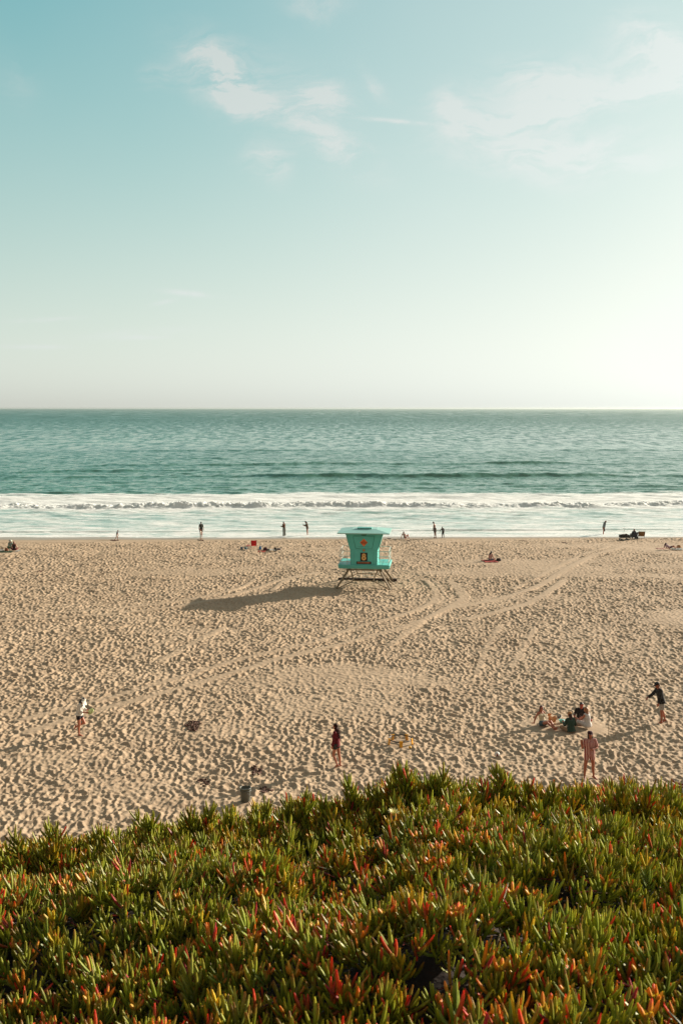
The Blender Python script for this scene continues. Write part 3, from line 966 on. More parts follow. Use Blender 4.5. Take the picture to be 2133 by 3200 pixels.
    def hand(s, bm, sd, q):
        k, J, P = s.H, s.J, s.P
        w = J['w' + sd]
        d = vdir(P.get('hd_' + sd, P['fa_' + sd]))
        side = vdir(P.get('hs_' + sd, (0, 1, 0)))            # thumb side
        side = (side - d * side.dot(d)).normalized()
        pn = d.cross(side) * (1 if q < 0 else -1)             # palm-facing direction
        if P.get('hp_' + sd): pn = pn * P['hp_' + sd]
        kn = w + d * .052 * k
        b_cap(bm, w, .0150 * k, w + d * .018 * k, .0165 * k, 10)
        for o in (-1.0, -.33, .33, 1.0):
            b_cap(bm, w + d * .012 * k + side * o * .010 * k, .0105 * k, kn + side * o * .0160 * k, .0095 * k, 8)
        cu = P.get('curl_' + sd, P['curl'])
        for i, (o, ln) in enumerate(((1.0, .88), (.34, 1.0), (-.34, .93), (-1.0, .74))):
            b0 = kn + side * o * .0165 * k
            a1, a2, a3 = cu * (.8 + .1 * i), cu * (1.9 + .12 * i), cu * (2.6 + .1 * i)
            dd = (d + side * o * .07).normalized()
            pts = [b0]
            for a, l in ((a1, .024), (a2, .015), (a3, .012)):
                pts.append(pts[-1] + (dd * math.cos(a) + pn * math.sin(a)) * l * ln * k)
            rr = (.0062, .0056, .0052, .0046)
            for j in range(3): b_cap(bm, pts[j], rr[j] * k, pts[j + 1], rr[j + 1] * k, 8)
        t0 = w + d * .016 * k + side * .013 * k
        t1 = t0 + (d * .65 + side * .75 + pn * .25).normalized() * .024 * k
        t2 = t1 + (d * .9 + side * .3 + pn * (.2 + cu * .5)).normalized() * .020 * k
        b_cap(bm, t0, .0095 * k, t1, .0075 * k, 8); b_cap(bm, t1, .0075 * k, t2, .0058 * k, 8)

    # clothing -------------------------------------------------------
    def top(s, name, m, hem=-.02, sleeve=1.0, fore=0.0, loose=.012, neck=.285, flare=0.0, shoulder=True, low=None, fold=.010):
        """sleeve: share of the upper arm covered; fore: share of the forearm"""
        k, J = s.H, s.J; e = loose
        bm = bmesh.new()
        w = .068 if s.sex == 'f' else .082
        rings = [(hem * k, (.094 + flare) * k + e, (.068 + flare * .6) * k + e), (.05 * k, (w + .014 + flare * .5) * k + e, .060 * k + e), (.11 * k, w * k + e, .056 * k + e),
                 (.19 * k, (w + .012) * k + e, .064 * k + e)]
        if shoulder: rings += [(.25 * k, (w + .012) * k + e, .058 * k + e), (neck * k, .060 * k, .045 * k), ((neck + .018) * k, .040 * k, .038 * k)]
        else: rings += [((low or .235) * k, (w + .008) * k + e, .058 * k + e)]
        b_rings(bm, rings, s.T, s.hip, 24)
        if s.sex == 'f':
            for q in (-1, 1): b_ell(bm, s.hip + s.up * .19 * k + s.rt * q * .038 * k + s.fw * .047 * k, (.036 * k + e * .6,) * 3, s.T)
        if shoulder:
            b_cap(bm, J['sl'].lerp(s.neck, .15), .033 * k + e * .6, J['sr'].lerp(s.neck, .15), .033 * k + e * .6)
        if sleeve:
            for sd in 'lr':
                a, b_, c = J['s' + sd], J['e' + sd], J['w' + sd]
                end = a.lerp(b_, sleeve)
                b_cap(bm, a, .031 * k + e * .8, a.lerp(b_, min(sleeve, .6)), .027 * k + e * .8)
                b_cone(bm, a.lerp(b_, .25), .029 * k + e * .8, end, (.029 - .005 * sleeve) * k + e * .9)
                if fore:
                    b_cap(bm, b_, .0235 * k + e * .8, b_.lerp(c, .3), .0235 * k + e * .8)
                    b_cone(bm, b_.lerp(c, .2), .024 * k + e * .8, b_.lerp(c, fore), .0165 * k + e)
        return union(name, bm, s.vox, m, s.root, 3, fold, 9)

    def legs(s, name, m, frac=.45, shank=0.0, loose=.014, waist=.075, flare=.0):
        k, J = s.H, s.J; e = loose
        bm = bmesh.new()
        b_rings(bm, [(-.045 * k, .085 * k + e, .062 * k + e), (.01 * k, .094 * k + e, .068 * k + e), (.05 * k, .084 * k + e, .060 * k + e), (waist * k, .078 * k + e * .7, .055 * k + e * .7)], s.T, s.hip, 24)
        for sd in 'lr':
            a, b_, c = J['h' + sd], J['k' + sd], J['a' + sd]
            b_cap(bm, a, .054 * k + e, a.lerp(b_, min(frac, .3)), .050 * k + e)
            b_cone(bm, a.lerp(b_, .05), .054 * k + e, a.lerp(b_, frac), (.054 - .019 * frac + (0 if shank else flare)) * k + e)
            if shank:
                b_cap(bm, b_, .0335 * k + e, b_.lerp(c, .3), .032 * k + e)
                b_cone(bm, b_.lerp(c, .02), .034 * k + e, b_.lerp(c, shank), (.022 + flare) * k + e * 1.2)
        return union(name, bm, s.vox, m, s.root, 3, .010, 9)

    def hair(s, m, kind='short', length=.0, back=None, curly=0.0):
        k = s.H; bm = bmesh.new(); h = s.hc
        b_ell(bm, h + s.hup * .020 * k - s.hf * .008 * k, (.048 * k, .054 * k, .050 * k), s.Hq)
        b_ell(bm, h - s.hup * .010 * k - s.hf * .024 * k, (.045 * k, .036 * k, .045 * k), s.Hq)
        if kind == 'long':
            dn = vdir(back or (0, -.25, -1))
            p = h - s.hf * .030 * k - s.hup * .01 * k
            e = p + dn * length * k
            for q, sp in ((-1, .030), (0, .0), (1, .030)):
                a = p + s.hr * q * sp * k + s.hf * abs(q) * .018 * k
                mid = a.lerp(e, .5) + s.hr * q * .012 * k
                b_cap(bm, a, .026 * k, mid, (.026 + curly * .3) * k); b_cap(bm, mid, (.026 + curly * .3) * k, e + s.hr * q * .016 * k, .012 * k)
        elif kind == 'bob':
            for q in (-1, 1): b_cap(bm, h + s.hr * q * .038 * k, .018 * k, h + s.hr * q * .040 * k - s.hup * (.05 + length) * k - s.hf * .006 * k, .014 * k)
            b_cap(bm, h - s.hf * .034 * k, .03 * k, h - s.hf * .034 * k - s.hup * (.06 + length) * k, .022 * k)
        return union('hair', bm, s.vox * .8, m, s.root, 1, .012 + curly * .5, 26)

    def hat(s, kind, m, m2=None):
        k = s.H; h = s.hc + s.hup * .030 * k; bm = bmesh.new()
        if kind == 'cap':
            rings = [(a, r * .052 * k + .004, r * .060 * k + .004) for a, r in ((-.008 * k, 1.0), (.012 * k, .98), (.030 * k, .84), (.040 * k, .6), (.045 * k, .15))]
            b_rings(bm, rings, s.Hq, h, 20)
            o = fin('cap', bm, m, s.root, True)
            bm = bmesh.new()
            seg = 14; top = []
            for i in range(seg + 1):
                a = math.pi * i / seg
                for z in (0, -.006):
                    pass
            ring_in = [h + s.hr * math.cos(math.pi * i / seg) * .050 * k + s.hf * (.030 + math.sin(math.pi * i / seg) * .030) * k - s.hup * .004 * k for i in range(seg + 1)]
            ring_out = [h + s.hr * math.cos(math.pi * i / seg) * .044 * k + s.hf * (.034 + math.sin(math.pi * i / seg) * .072) * k - s.hup * (.004 + .014 * math.sin(math.pi * i / seg)) * k for i in range(seg + 1)]
            th = s.hup * -.005
            for A, Bq, fl in ((ring_in, ring_out, 0), ([p + th for p in ring_in], [p + th for p in ring_out], 1)):
                va = [bm.verts.new(p) for p in A]; vb = [bm.verts.new(p) for p in Bq]
                for i in range(seg): bm.faces.new([va[i], va[i + 1], vb[i + 1], vb[i]])
                top.append(vb)
            for i in range(seg): bm.faces.new([top[0][i], top[0][i + 1], top[1][i + 1], top[1][i]])
            bill = fin('bill', bm, m2 or m, o, False)
            return o
        if kind == 'visor':
            b_rings(bm, [(-.012 * k, .051 * k + .004, .060 * k + .004), (.016 * k, .049 * k + .004, .057 * k + .004)], s.Hq, h, 24)
            o = fin('visor_band', bm, m, s.root, True)
            bm = bmesh.new(); seg = 18
            A, Bq = [], []
            for i in range(seg + 1):
                a = math.pi * (i / seg) ; c, sn = math.cos(a), math.sin(a)
                A.append(h + s.hr * c * .054 * k + s.hf * (sn * .062 - .006) * k)
                Bq.append(h + s.hr * c * .092 * k + s.hf * (sn * .150 - .006) * k - s.hup * (.030 + .040 * sn) * k)
            th = s.hup * -.006; V0 = []
            for AA, BB in ((A, Bq), ([p + th for p in A], [p + th for p in Bq])):
                va = [bm.verts.new(p) for p in AA]; vb = [bm.verts.new(p) for p in BB]
                for i in range(seg): bm.faces.new([va[i], va[i + 1], vb[i + 1], vb[i]])
                V0.append((va, vb))
            for i in range(seg): bm.faces.new([V0[0][1][i], V0[0][1][i + 1], V0[1][1][i + 1], V0[1][1][i]])
            fin('visor_brim', bm, m, o, False)
            return o
        if kind == 'brim':
            b_rings(bm, [(-.010 * k, .105 * k, .105 * k), (-.004 * k, .105 * k, .105 * k), (.0, .056 * k, .062 * k), (.03 * k, .052 * k, .058 * k), (.048 * k, .035 * k, .04 * k), (.052 * k, .01 * k, .01 * k)], s.Hq, h, 24)
            return fin('sun_hat', bm, m, s.root, True)

    def settle(s, extra=0.0, mode='min'):
        """rest the lowest point of the body on the sand"""
        mz = min(v.co.z for v in s.bodyo.data.vertices)
        x, y, _ = s.root.location
        s.root.location.z = sand_z(x, y, .15) - mz + extra


def place_fig(fg, u, v):
    pass


# ------------------------------------------------------------------ lifeguard tower
def text_mesh(name, txt, size, m, parent, loc, depth=.006, yaw=0, bold=0.0):
    cu = bpy.data.curves.new(name, 'FONT'); cu.body = txt; cu.size = size
    cu.align_x = 'CENTER'; cu.align_y = 'CENTER'; cu.extrude = depth; cu.offset = bold
    t = bpy.data.objects.new('tmp', cu); COL.objects.link(t)
    me = bpy.data.meshes.new_from_object(t.evaluated_get(bpy.context.evaluated_depsgraph_get())); me.name = name
    bpy.data.objects.remove(t); bpy.data.curves.remove(cu)
    me.materials.clear()
    o = link(name, me, parent, [m])
    o.location = loc; o.rotation_euler = (R(90), 0, yaw)
    return o


def build_tower(x, y, yaw):
    r = empty('lifeguard_tower', (x, y, sand_z(x, y, 1.2) - .03), yaw, 'turquoise lifeguard tower number 8 on splayed legs in the middle of the sand', 'lifeguard tower')
    teal = mat('tower_turquoise', (.10, .52, .46), .5, var=.05, vs=1.5)
    deckm = mat('tower_deck', (.095, .47, .42), .42, var=.06, vs=2)
    roofm = mat('tower_roof', (.28, .52, .46), .38, var=.05, vs=1.5)
    dteal = mat('tower_dark_trim', (.04, .24, .19), .6)
    wood = mat('tower_leg', (.26, .20, .12), .7, var=.2, vs=6)
    dark = mat('tower_skid', (.07, .045, .03), .85)
    white = mat('tower_white_rail', (.62, .64, .58), .45)
    DZ = 1.80
    # deck: slab with rounded corners and a deeper fascia
    bm = bmesh.new()

    def rrect(hx, hy0, hy1, rad, z):
        out = []
        for cx, cy, a0 in ((hx - rad, hy1 - rad, 0), (-hx + rad, hy1 - rad, 90), (-hx + rad, hy0 + rad, 180), (hx - rad, hy0 + rad, 270)):
            for i in range(6):
                a = R(a0 + 90 * i / 5); out.append(Vector((cx + rad * math.cos(a), cy + rad * math.sin(a), z)))
        return out

    def stack(levels):
        prev = None
        for lv in levels:
            cur = [bm.verts.new(p) for p in lv]
            if prev:
                for i in range(len(cur)): bm.faces.new([prev[i], prev[(i + 1) % len(cur)], cur[(i + 1) % len(cur)], cur[i]])
            else: bm.faces.new(cur[::-1])
            prev = cur
        bm.faces.new(prev)
    stack([rrect(1.86, -1.42, 1.5, .12, DZ - .33), rrect(1.94, -1.5, 1.58, .16, DZ - .27), rrect(1.97, -1.53, 1.6, .2, DZ - .10), rrect(1.97, -1.53, 1.6, .2, DZ - .04), rrect(1.93, -1.49, 1.57, .18, DZ)])
    fin('deck', bm, deckm, r)
    # cabin
    prof = [(-.985, DZ), (.985, DZ), (1.0, DZ + 1.08), (1.06, DZ + 1.20), (1.37, DZ + 2.37), (-1.37, DZ + 2.37), (-1.06, DZ + 1.20), (-1.0, DZ + 1.08)]
    bm = bmesh.new()
    f = [bm.verts.new((a, -1.42, b)) for a, b in prof]; g = [bm.verts.new((a, .82, b)) for a, b in prof]
    bm.faces.new(f); bm.faces.new(g[::-1])
    for i in range(8): bm.faces.new([f[i], g[i], g[(i + 1) % 8], f[(i + 1) % 8]])
    cab = fin('cabin', bm, teal, r)
    # corner trims that stand proud of the flared walls
    for q in (-1, 1):
        P_ = [(q * .995, DZ + .0), (q * 1.01, DZ + 1.09), (q * 1.07, DZ + 1.21), (q * 1.38, DZ + 2.36)]
        for yy in (-1.40, .80):
            bm = bmesh.new()
            for a, b_ in zip(P_[:-1], P_[1:]): b_cap(bm, (a[0], yy, a[1]), .022, (b_[0], yy, b_[1]), .022, 6)
            fin('corner_trim', bm, dteal, cab, True)
        # hinged window shutter on the flared side
        bm = bmesh.new()
        n = Vector((q * .967, 0, -.256)); u = Vector((q * .256, 0, .967))
        c = Vector((q * 1.215, -.3, DZ + 1.79)) + n * .02
        vs = []
        for dn in (0, .03):
            vs.append([bm.verts.new(c + n * dn + u * a + Vector((0, b_, 0))) for a, b_ in ((-.45, -.85), (.45, -.95), (.45, .95), (-.45, .85))])
        bm.faces.new(vs[0][::-1]); bm.faces.new(vs[1])
        for i in range(4): bm.faces.new([vs[0][i], vs[0][(i + 1) % 4], vs[1][(i + 1) % 4], vs[1][i]])
        fin('side_shutter', bm, dteal, cab)
    # front shutter: trapezoid panel with rounded corners
    def trap(sc, yy):
        c = [(.80, 2.17), (-.80, 2.17), (-.61, 1.23), (.61, 1.23)]; out = []
        cz = 1.70
        for i in range(4):
            p0, p1, p2 = [Vector((c[(i + d) % 4][0] * sc, 0, (c[(i + d) % 4][1] - cz) * sc + cz)) for d in (-1, 0, 1)]
            a = p1 + (p0 - p1).normalized() * .10; b_ = p1 + (p2 - p1).normalized() * .10
            for t in (0, .25, .5, .75, 1): out.append(a * (1 - t) ** 2 + p1 * 2 * t * (1 - t) + b_ * t * t)
        return [Vector((p.x, yy, p.z + DZ)) for p in out]
    bm = bmesh.new(); stack([trap(1.0, -1.423), trap(.985, -1.455)])
    sh = fin('front_shutter', bm, teal, cab)
    bm = bmesh.new(); T_ = trap(1.02, -1.43)
    for i in range(len(T_)): b_cap(bm, T_[i], .014, T_[(i + 1) % len(T_)], .014, 6)
    fin('shutter_seal', bm, dteal, sh, True)
    bm = bmesh.new(); b_cap(bm, (-.45, -1.462, DZ + 1.36), .012, (.45, -1.462, DZ + 1.36), .012, 6)
    fin('shutter_rib', bm, dteal, sh, True)
    bm = bmesh.new(); b_ell(bm, Vector((0, -1.43, DZ + 2.28)), (.22, .06, .09)); fin('roof_lamp_housing', bm, dteal, cab, True)
    # panel seams of the lower wall
    bm = bmesh.new()
    for q in (-.72, .72): b_box(bm, (q, -1.421, DZ + .52), (.012, .006, 1.0))
    b_box(bm, (0, -1.421, DZ + 1.12), (1.9, .006, .012))
    fin('wall_seam', bm, dteal, cab)
    # roof: low hip with a flat hatch
    bm = bmesh.new()
    rz = DZ + 2.44
    lv = [[(-1.95, -2.02), (1.95, -2.02), (1.95, 1.35), (-1.95, 1.35)]]
    def q4(hx, y0, y1, z): return [Vector((-hx, y0, z)), Vector((hx, y0, z)), Vector((hx, y1, z)), Vector((-hx, y1, z))]
    stack([q4(1.93, -2.0, 1.33, rz - .055), q4(1.96, -2.03, 1.36, rz - .04), q4(1.96, -2.03, 1.36, rz + .02), q4(.98, -1.0, .5, rz + .19), q4(.94, -.96, .46, rz + .205)])
    rf = fin('roof', bm, roofm, r)
    bm = bmesh.new(); b_box(bm, (0, -.62, rz + .255), (1.1, .62, .11), bev=.02)
    fin('roof_hatch', bm, mat('tower_hatch', (.12, .46, .41), .4), rf)
    # signs
    org = mat('sign_orange', (.80, .17, .03), .6, var=.05)
    blk = mat('sign_black', (.012, .010, .009), .6)
    tan = mat('sign_tan', (.72, .42, .13), .6, var=.04)
    bm = bmesh.new(); b_box(bm, (0, -1.478, DZ + 1.69), (.42, .012, .42), Euler((0, R(45), 0)).to_quaternion(), .002)
    d = fin('diamond_sign', bm, org, cab)
    for t_, z_, s_ in (('NO', .10, .10), ('LIFEGUARD', .0, .098), ('ON DUTY', -.10, .095)):
        text_mesh('lettering', t_, s_, blk, d, (0, -1.487, DZ + 1.69 + z_), .002, 0, .002)
    bm = bmesh.new(); b_rings(bm, [(0, .10, .10), (.02, .10, .10)], Vector((0, -1, 0)).to_track_quat('Z', 'Y'), Vector((0, -1.425, DZ + 1.10)), 24)
    bd = fin('round_badge', bm, mat('badge_brown', (.10, .045, .02), .6), cab)
    bm = bmesh.new(); b_rings(bm, [(0, .072, .072), (.006, .072, .072)], Vector((0, -1, 0)).to_track_quat('Z', 'Y'), Vector((0, -1.446, DZ + 1.10)), 24)
    fin('badge_face', bm, tan, bd)
    bm = bmesh.new(); b_ell(bm, Vector((-.005, -1.453, DZ + 1.095)), (.045, .004, .026)); b_ell(bm, Vector((.038, -1.453, DZ + 1.108)), (.018, .004, .014)); fin('badge_bear', bm, mat('badge_dark', (.06, .025, .012), .7), bd, True)
    bm = bmesh.new(); b_box(bm, (0, -1.432, DZ + .60), (.54, .02, .64), bev=.006)
    pl = fin('number_plate', bm, blk, cab)
    bm = bmesh.new()
    for cz, rx_, rz_ in ((.725, .098, .092), (.505, .122, .120)):
        ring = [[bm.verts.new((math.sin(a) * rx_ * k_ * .5 / .5 if k_ > 1 else math.sin(a) * rx_ * k_, yy_, DZ + cz + math.cos(a) * rz_ * k_)) for a in np.linspace(0, 2 * math.pi, 32, endpoint=False)] for k_, yy_ in ((1.45, -1.442), (1.45, -1.450), (.42, -1.450), (.42, -1.442))]
        for A_, B_ in ((0, 1), (1, 2), (2, 3)):
            for i in range(32): bm.faces.new([ring[A_][i], ring[A_][(i + 1) % 32], ring[B_][(i + 1) % 32], ring[B_][i]])
        if cz > .6:
            bmesh.ops.translate(bm, verts=[v for r_ in ring for v in r_], vec=(0, -.003, 0))
    fin('digit_eight', bm, tan, pl)
    bm = bmesh.new(); b_box(bm, (0, -1.432, DZ + .145), (1.12, .02, .20), bev=.006)
    pl = fin('name_plate', bm, blk, cab)
    text_mesh('lettering', 'STATE PARKS', .155, mat('sign_rust', (.62, .22, .10), .6), pl, (0, -1.447, DZ + .145), .003, 0, .004)
    # rails
    for q in (-1, 1):
        bm = bmesh.new()
        ys = (-1.38, -.4, .55, 1.45)
        for yy in ys: b_cap(bm, (q * 1.86, yy, DZ), .016, (q * 1.86, yy, DZ + 1.02), .016, 8)
        for h in (1.02, .58, .22):
            b_cap(bm, (q * 1.86, -1.38, DZ + h), .018, (q * 1.86, 1.45, DZ + h), .018, 8)
            b_cap(bm, (q * 1.86, -1.38, DZ + h), .018, (q * 1.03, -1.38, DZ + h), .018, 8)
            b_cap(bm, (q * 1.86, 1.45, DZ + h), .018, (q * .55, 1.45, DZ + h), .018, 8)
        b_cap(bm, (q * .55, 1.45, DZ), .018, (q * .55, 1.45, DZ + 1.02), .018, 8)
        b_cap(bm, (q * 1.25, -1.38, DZ), .018, (q * 1.25, -1.38, DZ + 1.02), .018, 8)
        fin('guard_rail', bm, white, r, True)
    # legs and braces
    def beam(name, a, b_, w=.055, m=wood):
        bm = bmesh.new(); a, b_ = Vector(a), Vector(b_)
        q = (b_ - a).to_track_quat('Z', 'Y')
        b_rings(bm, [(0, w * 1.25, w * 1.25), ((b_ - a).length, w * 1.25, w * 1.25)], q @ Euler((0, 0, R(45))).to_quaternion(), a, 4)
        return fin(name, bm, m, r)
    zt = DZ - .36
    for yt, yf in ((-1.15, -1.95), (1.2, 1.95)):
        for q in (-1, 1):
            beam('leg', (q * 1.12, yt, zt), (q * 2.15, yf, -.15), .062)
            ym = yt + (yf - yt) * .55
            beam('brace', (q * 1.06, yt, zt), (q * .72, ym, .62), .034)
            beam('brace', (q * .72, ym, .62), (q * 1.95, yf, .02), .034)
        beam('cross_beam', (-1.35, yt, zt - .08), (1.35, yt, zt - .08), .055)
        beam('lower_beam', (-.75, ym, .60), (.75, ym, .60), .04)
    for q in (-1, 1): beam('cross_beam', (q * 1.12, -1.3, zt - .02), (q * 1.12, 1.35, zt - .02), .05)
    beam('side_brace', (1.15, -1.0, zt), (2.22, .55, -.1), .045)
    beam('side_brace', (1.15, -.9, zt), (2.1, -.75, -.1), .045)
    beam('ground_skid', (-2.3, 1.95, .09), (2.35, 1.95, .09), .12, dark)
    # ramp ladder down to the sea side
    bm = bmesh.new()
    for q in (-.48, .48): b_cap(bm, (q, 1.62, DZ - .2), .03, (q * 1.0, 3.9, .0), .03, 8)
    for i in range(9):
        t = (i + .5) / 9; b_cap(bm, (-.48, 1.62 + 2.28 * t, (DZ - .2) * (1 - t)), .02, (.48, 1.62 + 2.28 * t, (DZ - .2) * (1 - t)), .02, 8)
    fin('access_ladder', bm, white, r, True)


# ------------------------------------------------------------------ small things
def blanket(name, label, cat, u, v, w, d, yaw, m, th=.02, m2=None):
    x, y = at(u, v)
    bm = bmesh.new()
    nx, ny = 14, 10
    g = [[bm.verts.new((w * (i / nx - .5) + .03 * math.sin(j * 1.3), d * (j / ny - .5) + .03 * math.sin(i * 1.1 + j), th + .022 * math.sin(i * 1.7 + j * .8) * math.sin(j * 1.3 + i * .5) + .012)) for i in range(nx + 1)] for j in range(ny + 1)]
    for j in range(ny):
        for i in range(nx): bm.faces.new([g[j][i], g[j][i + 1], g[j + 1][i + 1], g[j + 1][i]])
    bmesh.ops.solidify(bm, geom=bm.faces[:], thickness=.02)
    o = fin(name, bm, m, None, True)
    o.location = (x, y, sand_z(x, y, .4)); o.rotation_euler = (0, 0, yaw)
    tag(o, label, cat)
    return o


def kelp(u, v, size, n, label, flat=.08):
    """a flat tangled heap: overlapping crusts with a few stalks, fused into one piece"""
    x, y = at(u, v)
    bm = bmesh.new()
    last = None
    for i in range(n):
        if last is None: p = Vector((0, 0, 0)); pts_ = []
        else:
            c_ = rnd.choice(pts_[-4:] + pts_[:1] + pts_); an = rnd.random() * 6.28; r_ = rnd.uniform(.09, .15) * (1 + size * .5)
            p = c_ + Vector((math.cos(an) * r_, math.sin(an) * r_ * 1.3, 0))
            b_cap(bm, (c_.x, c_.y, sand_z(x + c_.x, y + c_.y, .05) + .015), .02, (p.x, p.y, sand_z(x + p.x, y + p.y, .05) + .015), .02, 6)
        last = Vector((p.x, p.y, 0)); pts_.append(last)
        p.z = sand_z(x + p.x, y + p.y, .05) + .015
        q = Euler((rnd.uniform(-.3, .3), rnd.uniform(-.3, .3), rnd.random() * 3.1)).to_quaternion()
        b_ell(bm, p, (rnd.uniform(.03, .085), rnd.uniform(.02, .05), rnd.uniform(.012, .015 + flat * .4)), q, 10)
        if rnd.random() < .5:
            an = rnd.random() * 6.28
            e = p + Vector((math.cos(an), math.sin(an), 0)) * rnd.uniform(.1, .2); e.z = sand_z(x + e.x, y + e.y, .05) + rnd.uniform(.01, flat)
            b_cap(bm, p, .018, e, .010, 6)
    o = union('kelp_clump', bm, .013, mat('dry_kelp', (.11, .042, .020), .8, var=.3, vs=9), None, 0, .02, 30)
    o.location = (x, y, 0)
    tag(o, label, 'kelp', 'kelp washed up on the sand')
    return o


def bag(name, label, cat, u, v, s, m, yaw=0, strap=True):
    x, y = at(u, v)
    r = empty(name, (x, y, sand_z(x, y) - .01), yaw, label, cat)
    bm = bmesh.new()
    b_rings(bm, [(0, s[0] * .46, s[1] * .42), (s[2] * .15, s[0] * .5, s[1] * .5), (s[2] * .6, s[0] * .48, s[1] * .46, 0, .02), (s[2] * .9, s[0] * .36, s[1] * .26), (s[2], s[0] * .30, s[1] * .1)], Matrix.Identity(3).to_quaternion(), Vector((0, 0, 0)), 16)
    fin('bag_body', bm, m, r, True)
    if strap:
        bm = bmesh.new()
        pts = [Vector((math.cos(a) * s[0] * .22, 0, s[2] * .92 + math.sin(a) * s[2] * .28)) for a in np.linspace(0, math.pi, 9)]
        for a, b_ in zip(pts[:-1], pts[1:]): b_cap(bm, a, .012, b_, .012, 6)
        fin('handle', bm, m, r, True)
    return r


def ball(name, label, u, v, rad, m1, m2, held=None):
    x, y = at(u, v)
    bm = bmesh.new(); bmesh.ops.create_uvsphere(bm, u_segments=32, v_segments=20, radius=rad)
    o = fin(name, bm, [m1, m2], None, True, (x, y, sand_z(x, y, .05) + rad - .01))
    if m2:
        for p in o.data.polygons:
            c = p.center.normalized()
            a = math.atan2(c.y, c.x) * 3 / math.pi + c.z * 1.2
            if (a % 2) < .75 and abs(c.z) < .75: p.material_index = 1
        o.rotation_euler = (.5, .3, .4)
    tag(o, label, 'ball')
    return o


def camp_chair(name, label, u, v, yaw, m, wide=.56, low=.0, seat=.40):
    x, y = at(u, v)
    r = empty(name, (x, y, sand_z(x, y) - .02), yaw, label, 'camp chair')
    fr = mat('chair_frame', (.06, .055, .05), .4, metal=.5)
    bm = bmesh.new(); w = wide / 2
    b_box(bm, (0, 0, seat), (wide, .46, .025), Euler((R(5), 0, 0)).to_quaternion(), .005); fin('seat', bm, m, r)
    bm = bmesh.new()
    n = 8; g0, g1 = [], []
    for j in range(n + 1):
        t = j / n
        row0, row1 = [], []
        for i in range(n + 1):
            s_ = i / n - .5
            p = Vector((s_ * wide * (1 + .05 * t), -.22 - .22 * t - .05 * math.cos(s_ * math.pi), seat + .02 + .52 * t + .03 * abs(s_) * t))
            row0.append(bm.verts.new(p)); row1.append(bm.verts.new(p + Vector((0, .018, 0))))
        g0.append(row0); g1.append(row1)
    for g in (g0, g1):
        for j in range(n):
            for i in range(n): bm.faces.new([g[j][i], g[j][i + 1], g[j + 1][i + 1], g[j + 1][i]])
    for j in range(n):
        for i in (0, n): bm.faces.new([g0[j][i], g0[j + 1][i], g1[j + 1][i], g1[j][i]])
    for i in range(n):
        for j in (0, n): bm.faces.new([g0[j][i], g0[j][i + 1], g1[j][i + 1], g1[j][i]])
    fin('backrest', bm, m, r, True)
    for q in (-1, 1):
        bm = bmesh.new(); b_cap(bm, (q * w, .24, 0), .012, (q * w, -.24, seat), .012, 8); b_cap(bm, (q * w, -.24, seat), .012, (q * w * 1.05, -.46, seat + .55), .012, 8); fin('leg', bm, fr, r, True)
        bm = bmesh.new(); b_cap(bm, (q * w, -.28, 0), .012, (q * w, .24, seat + .2), .012, 8); fin('leg', bm, fr, r, True)
        bm = bmesh.new(); b_box(bm, (q * w * 1.05, -.05, seat + .22), (.06, .5, .025), None, .008); fin('armrest', bm, m, r)
    return r


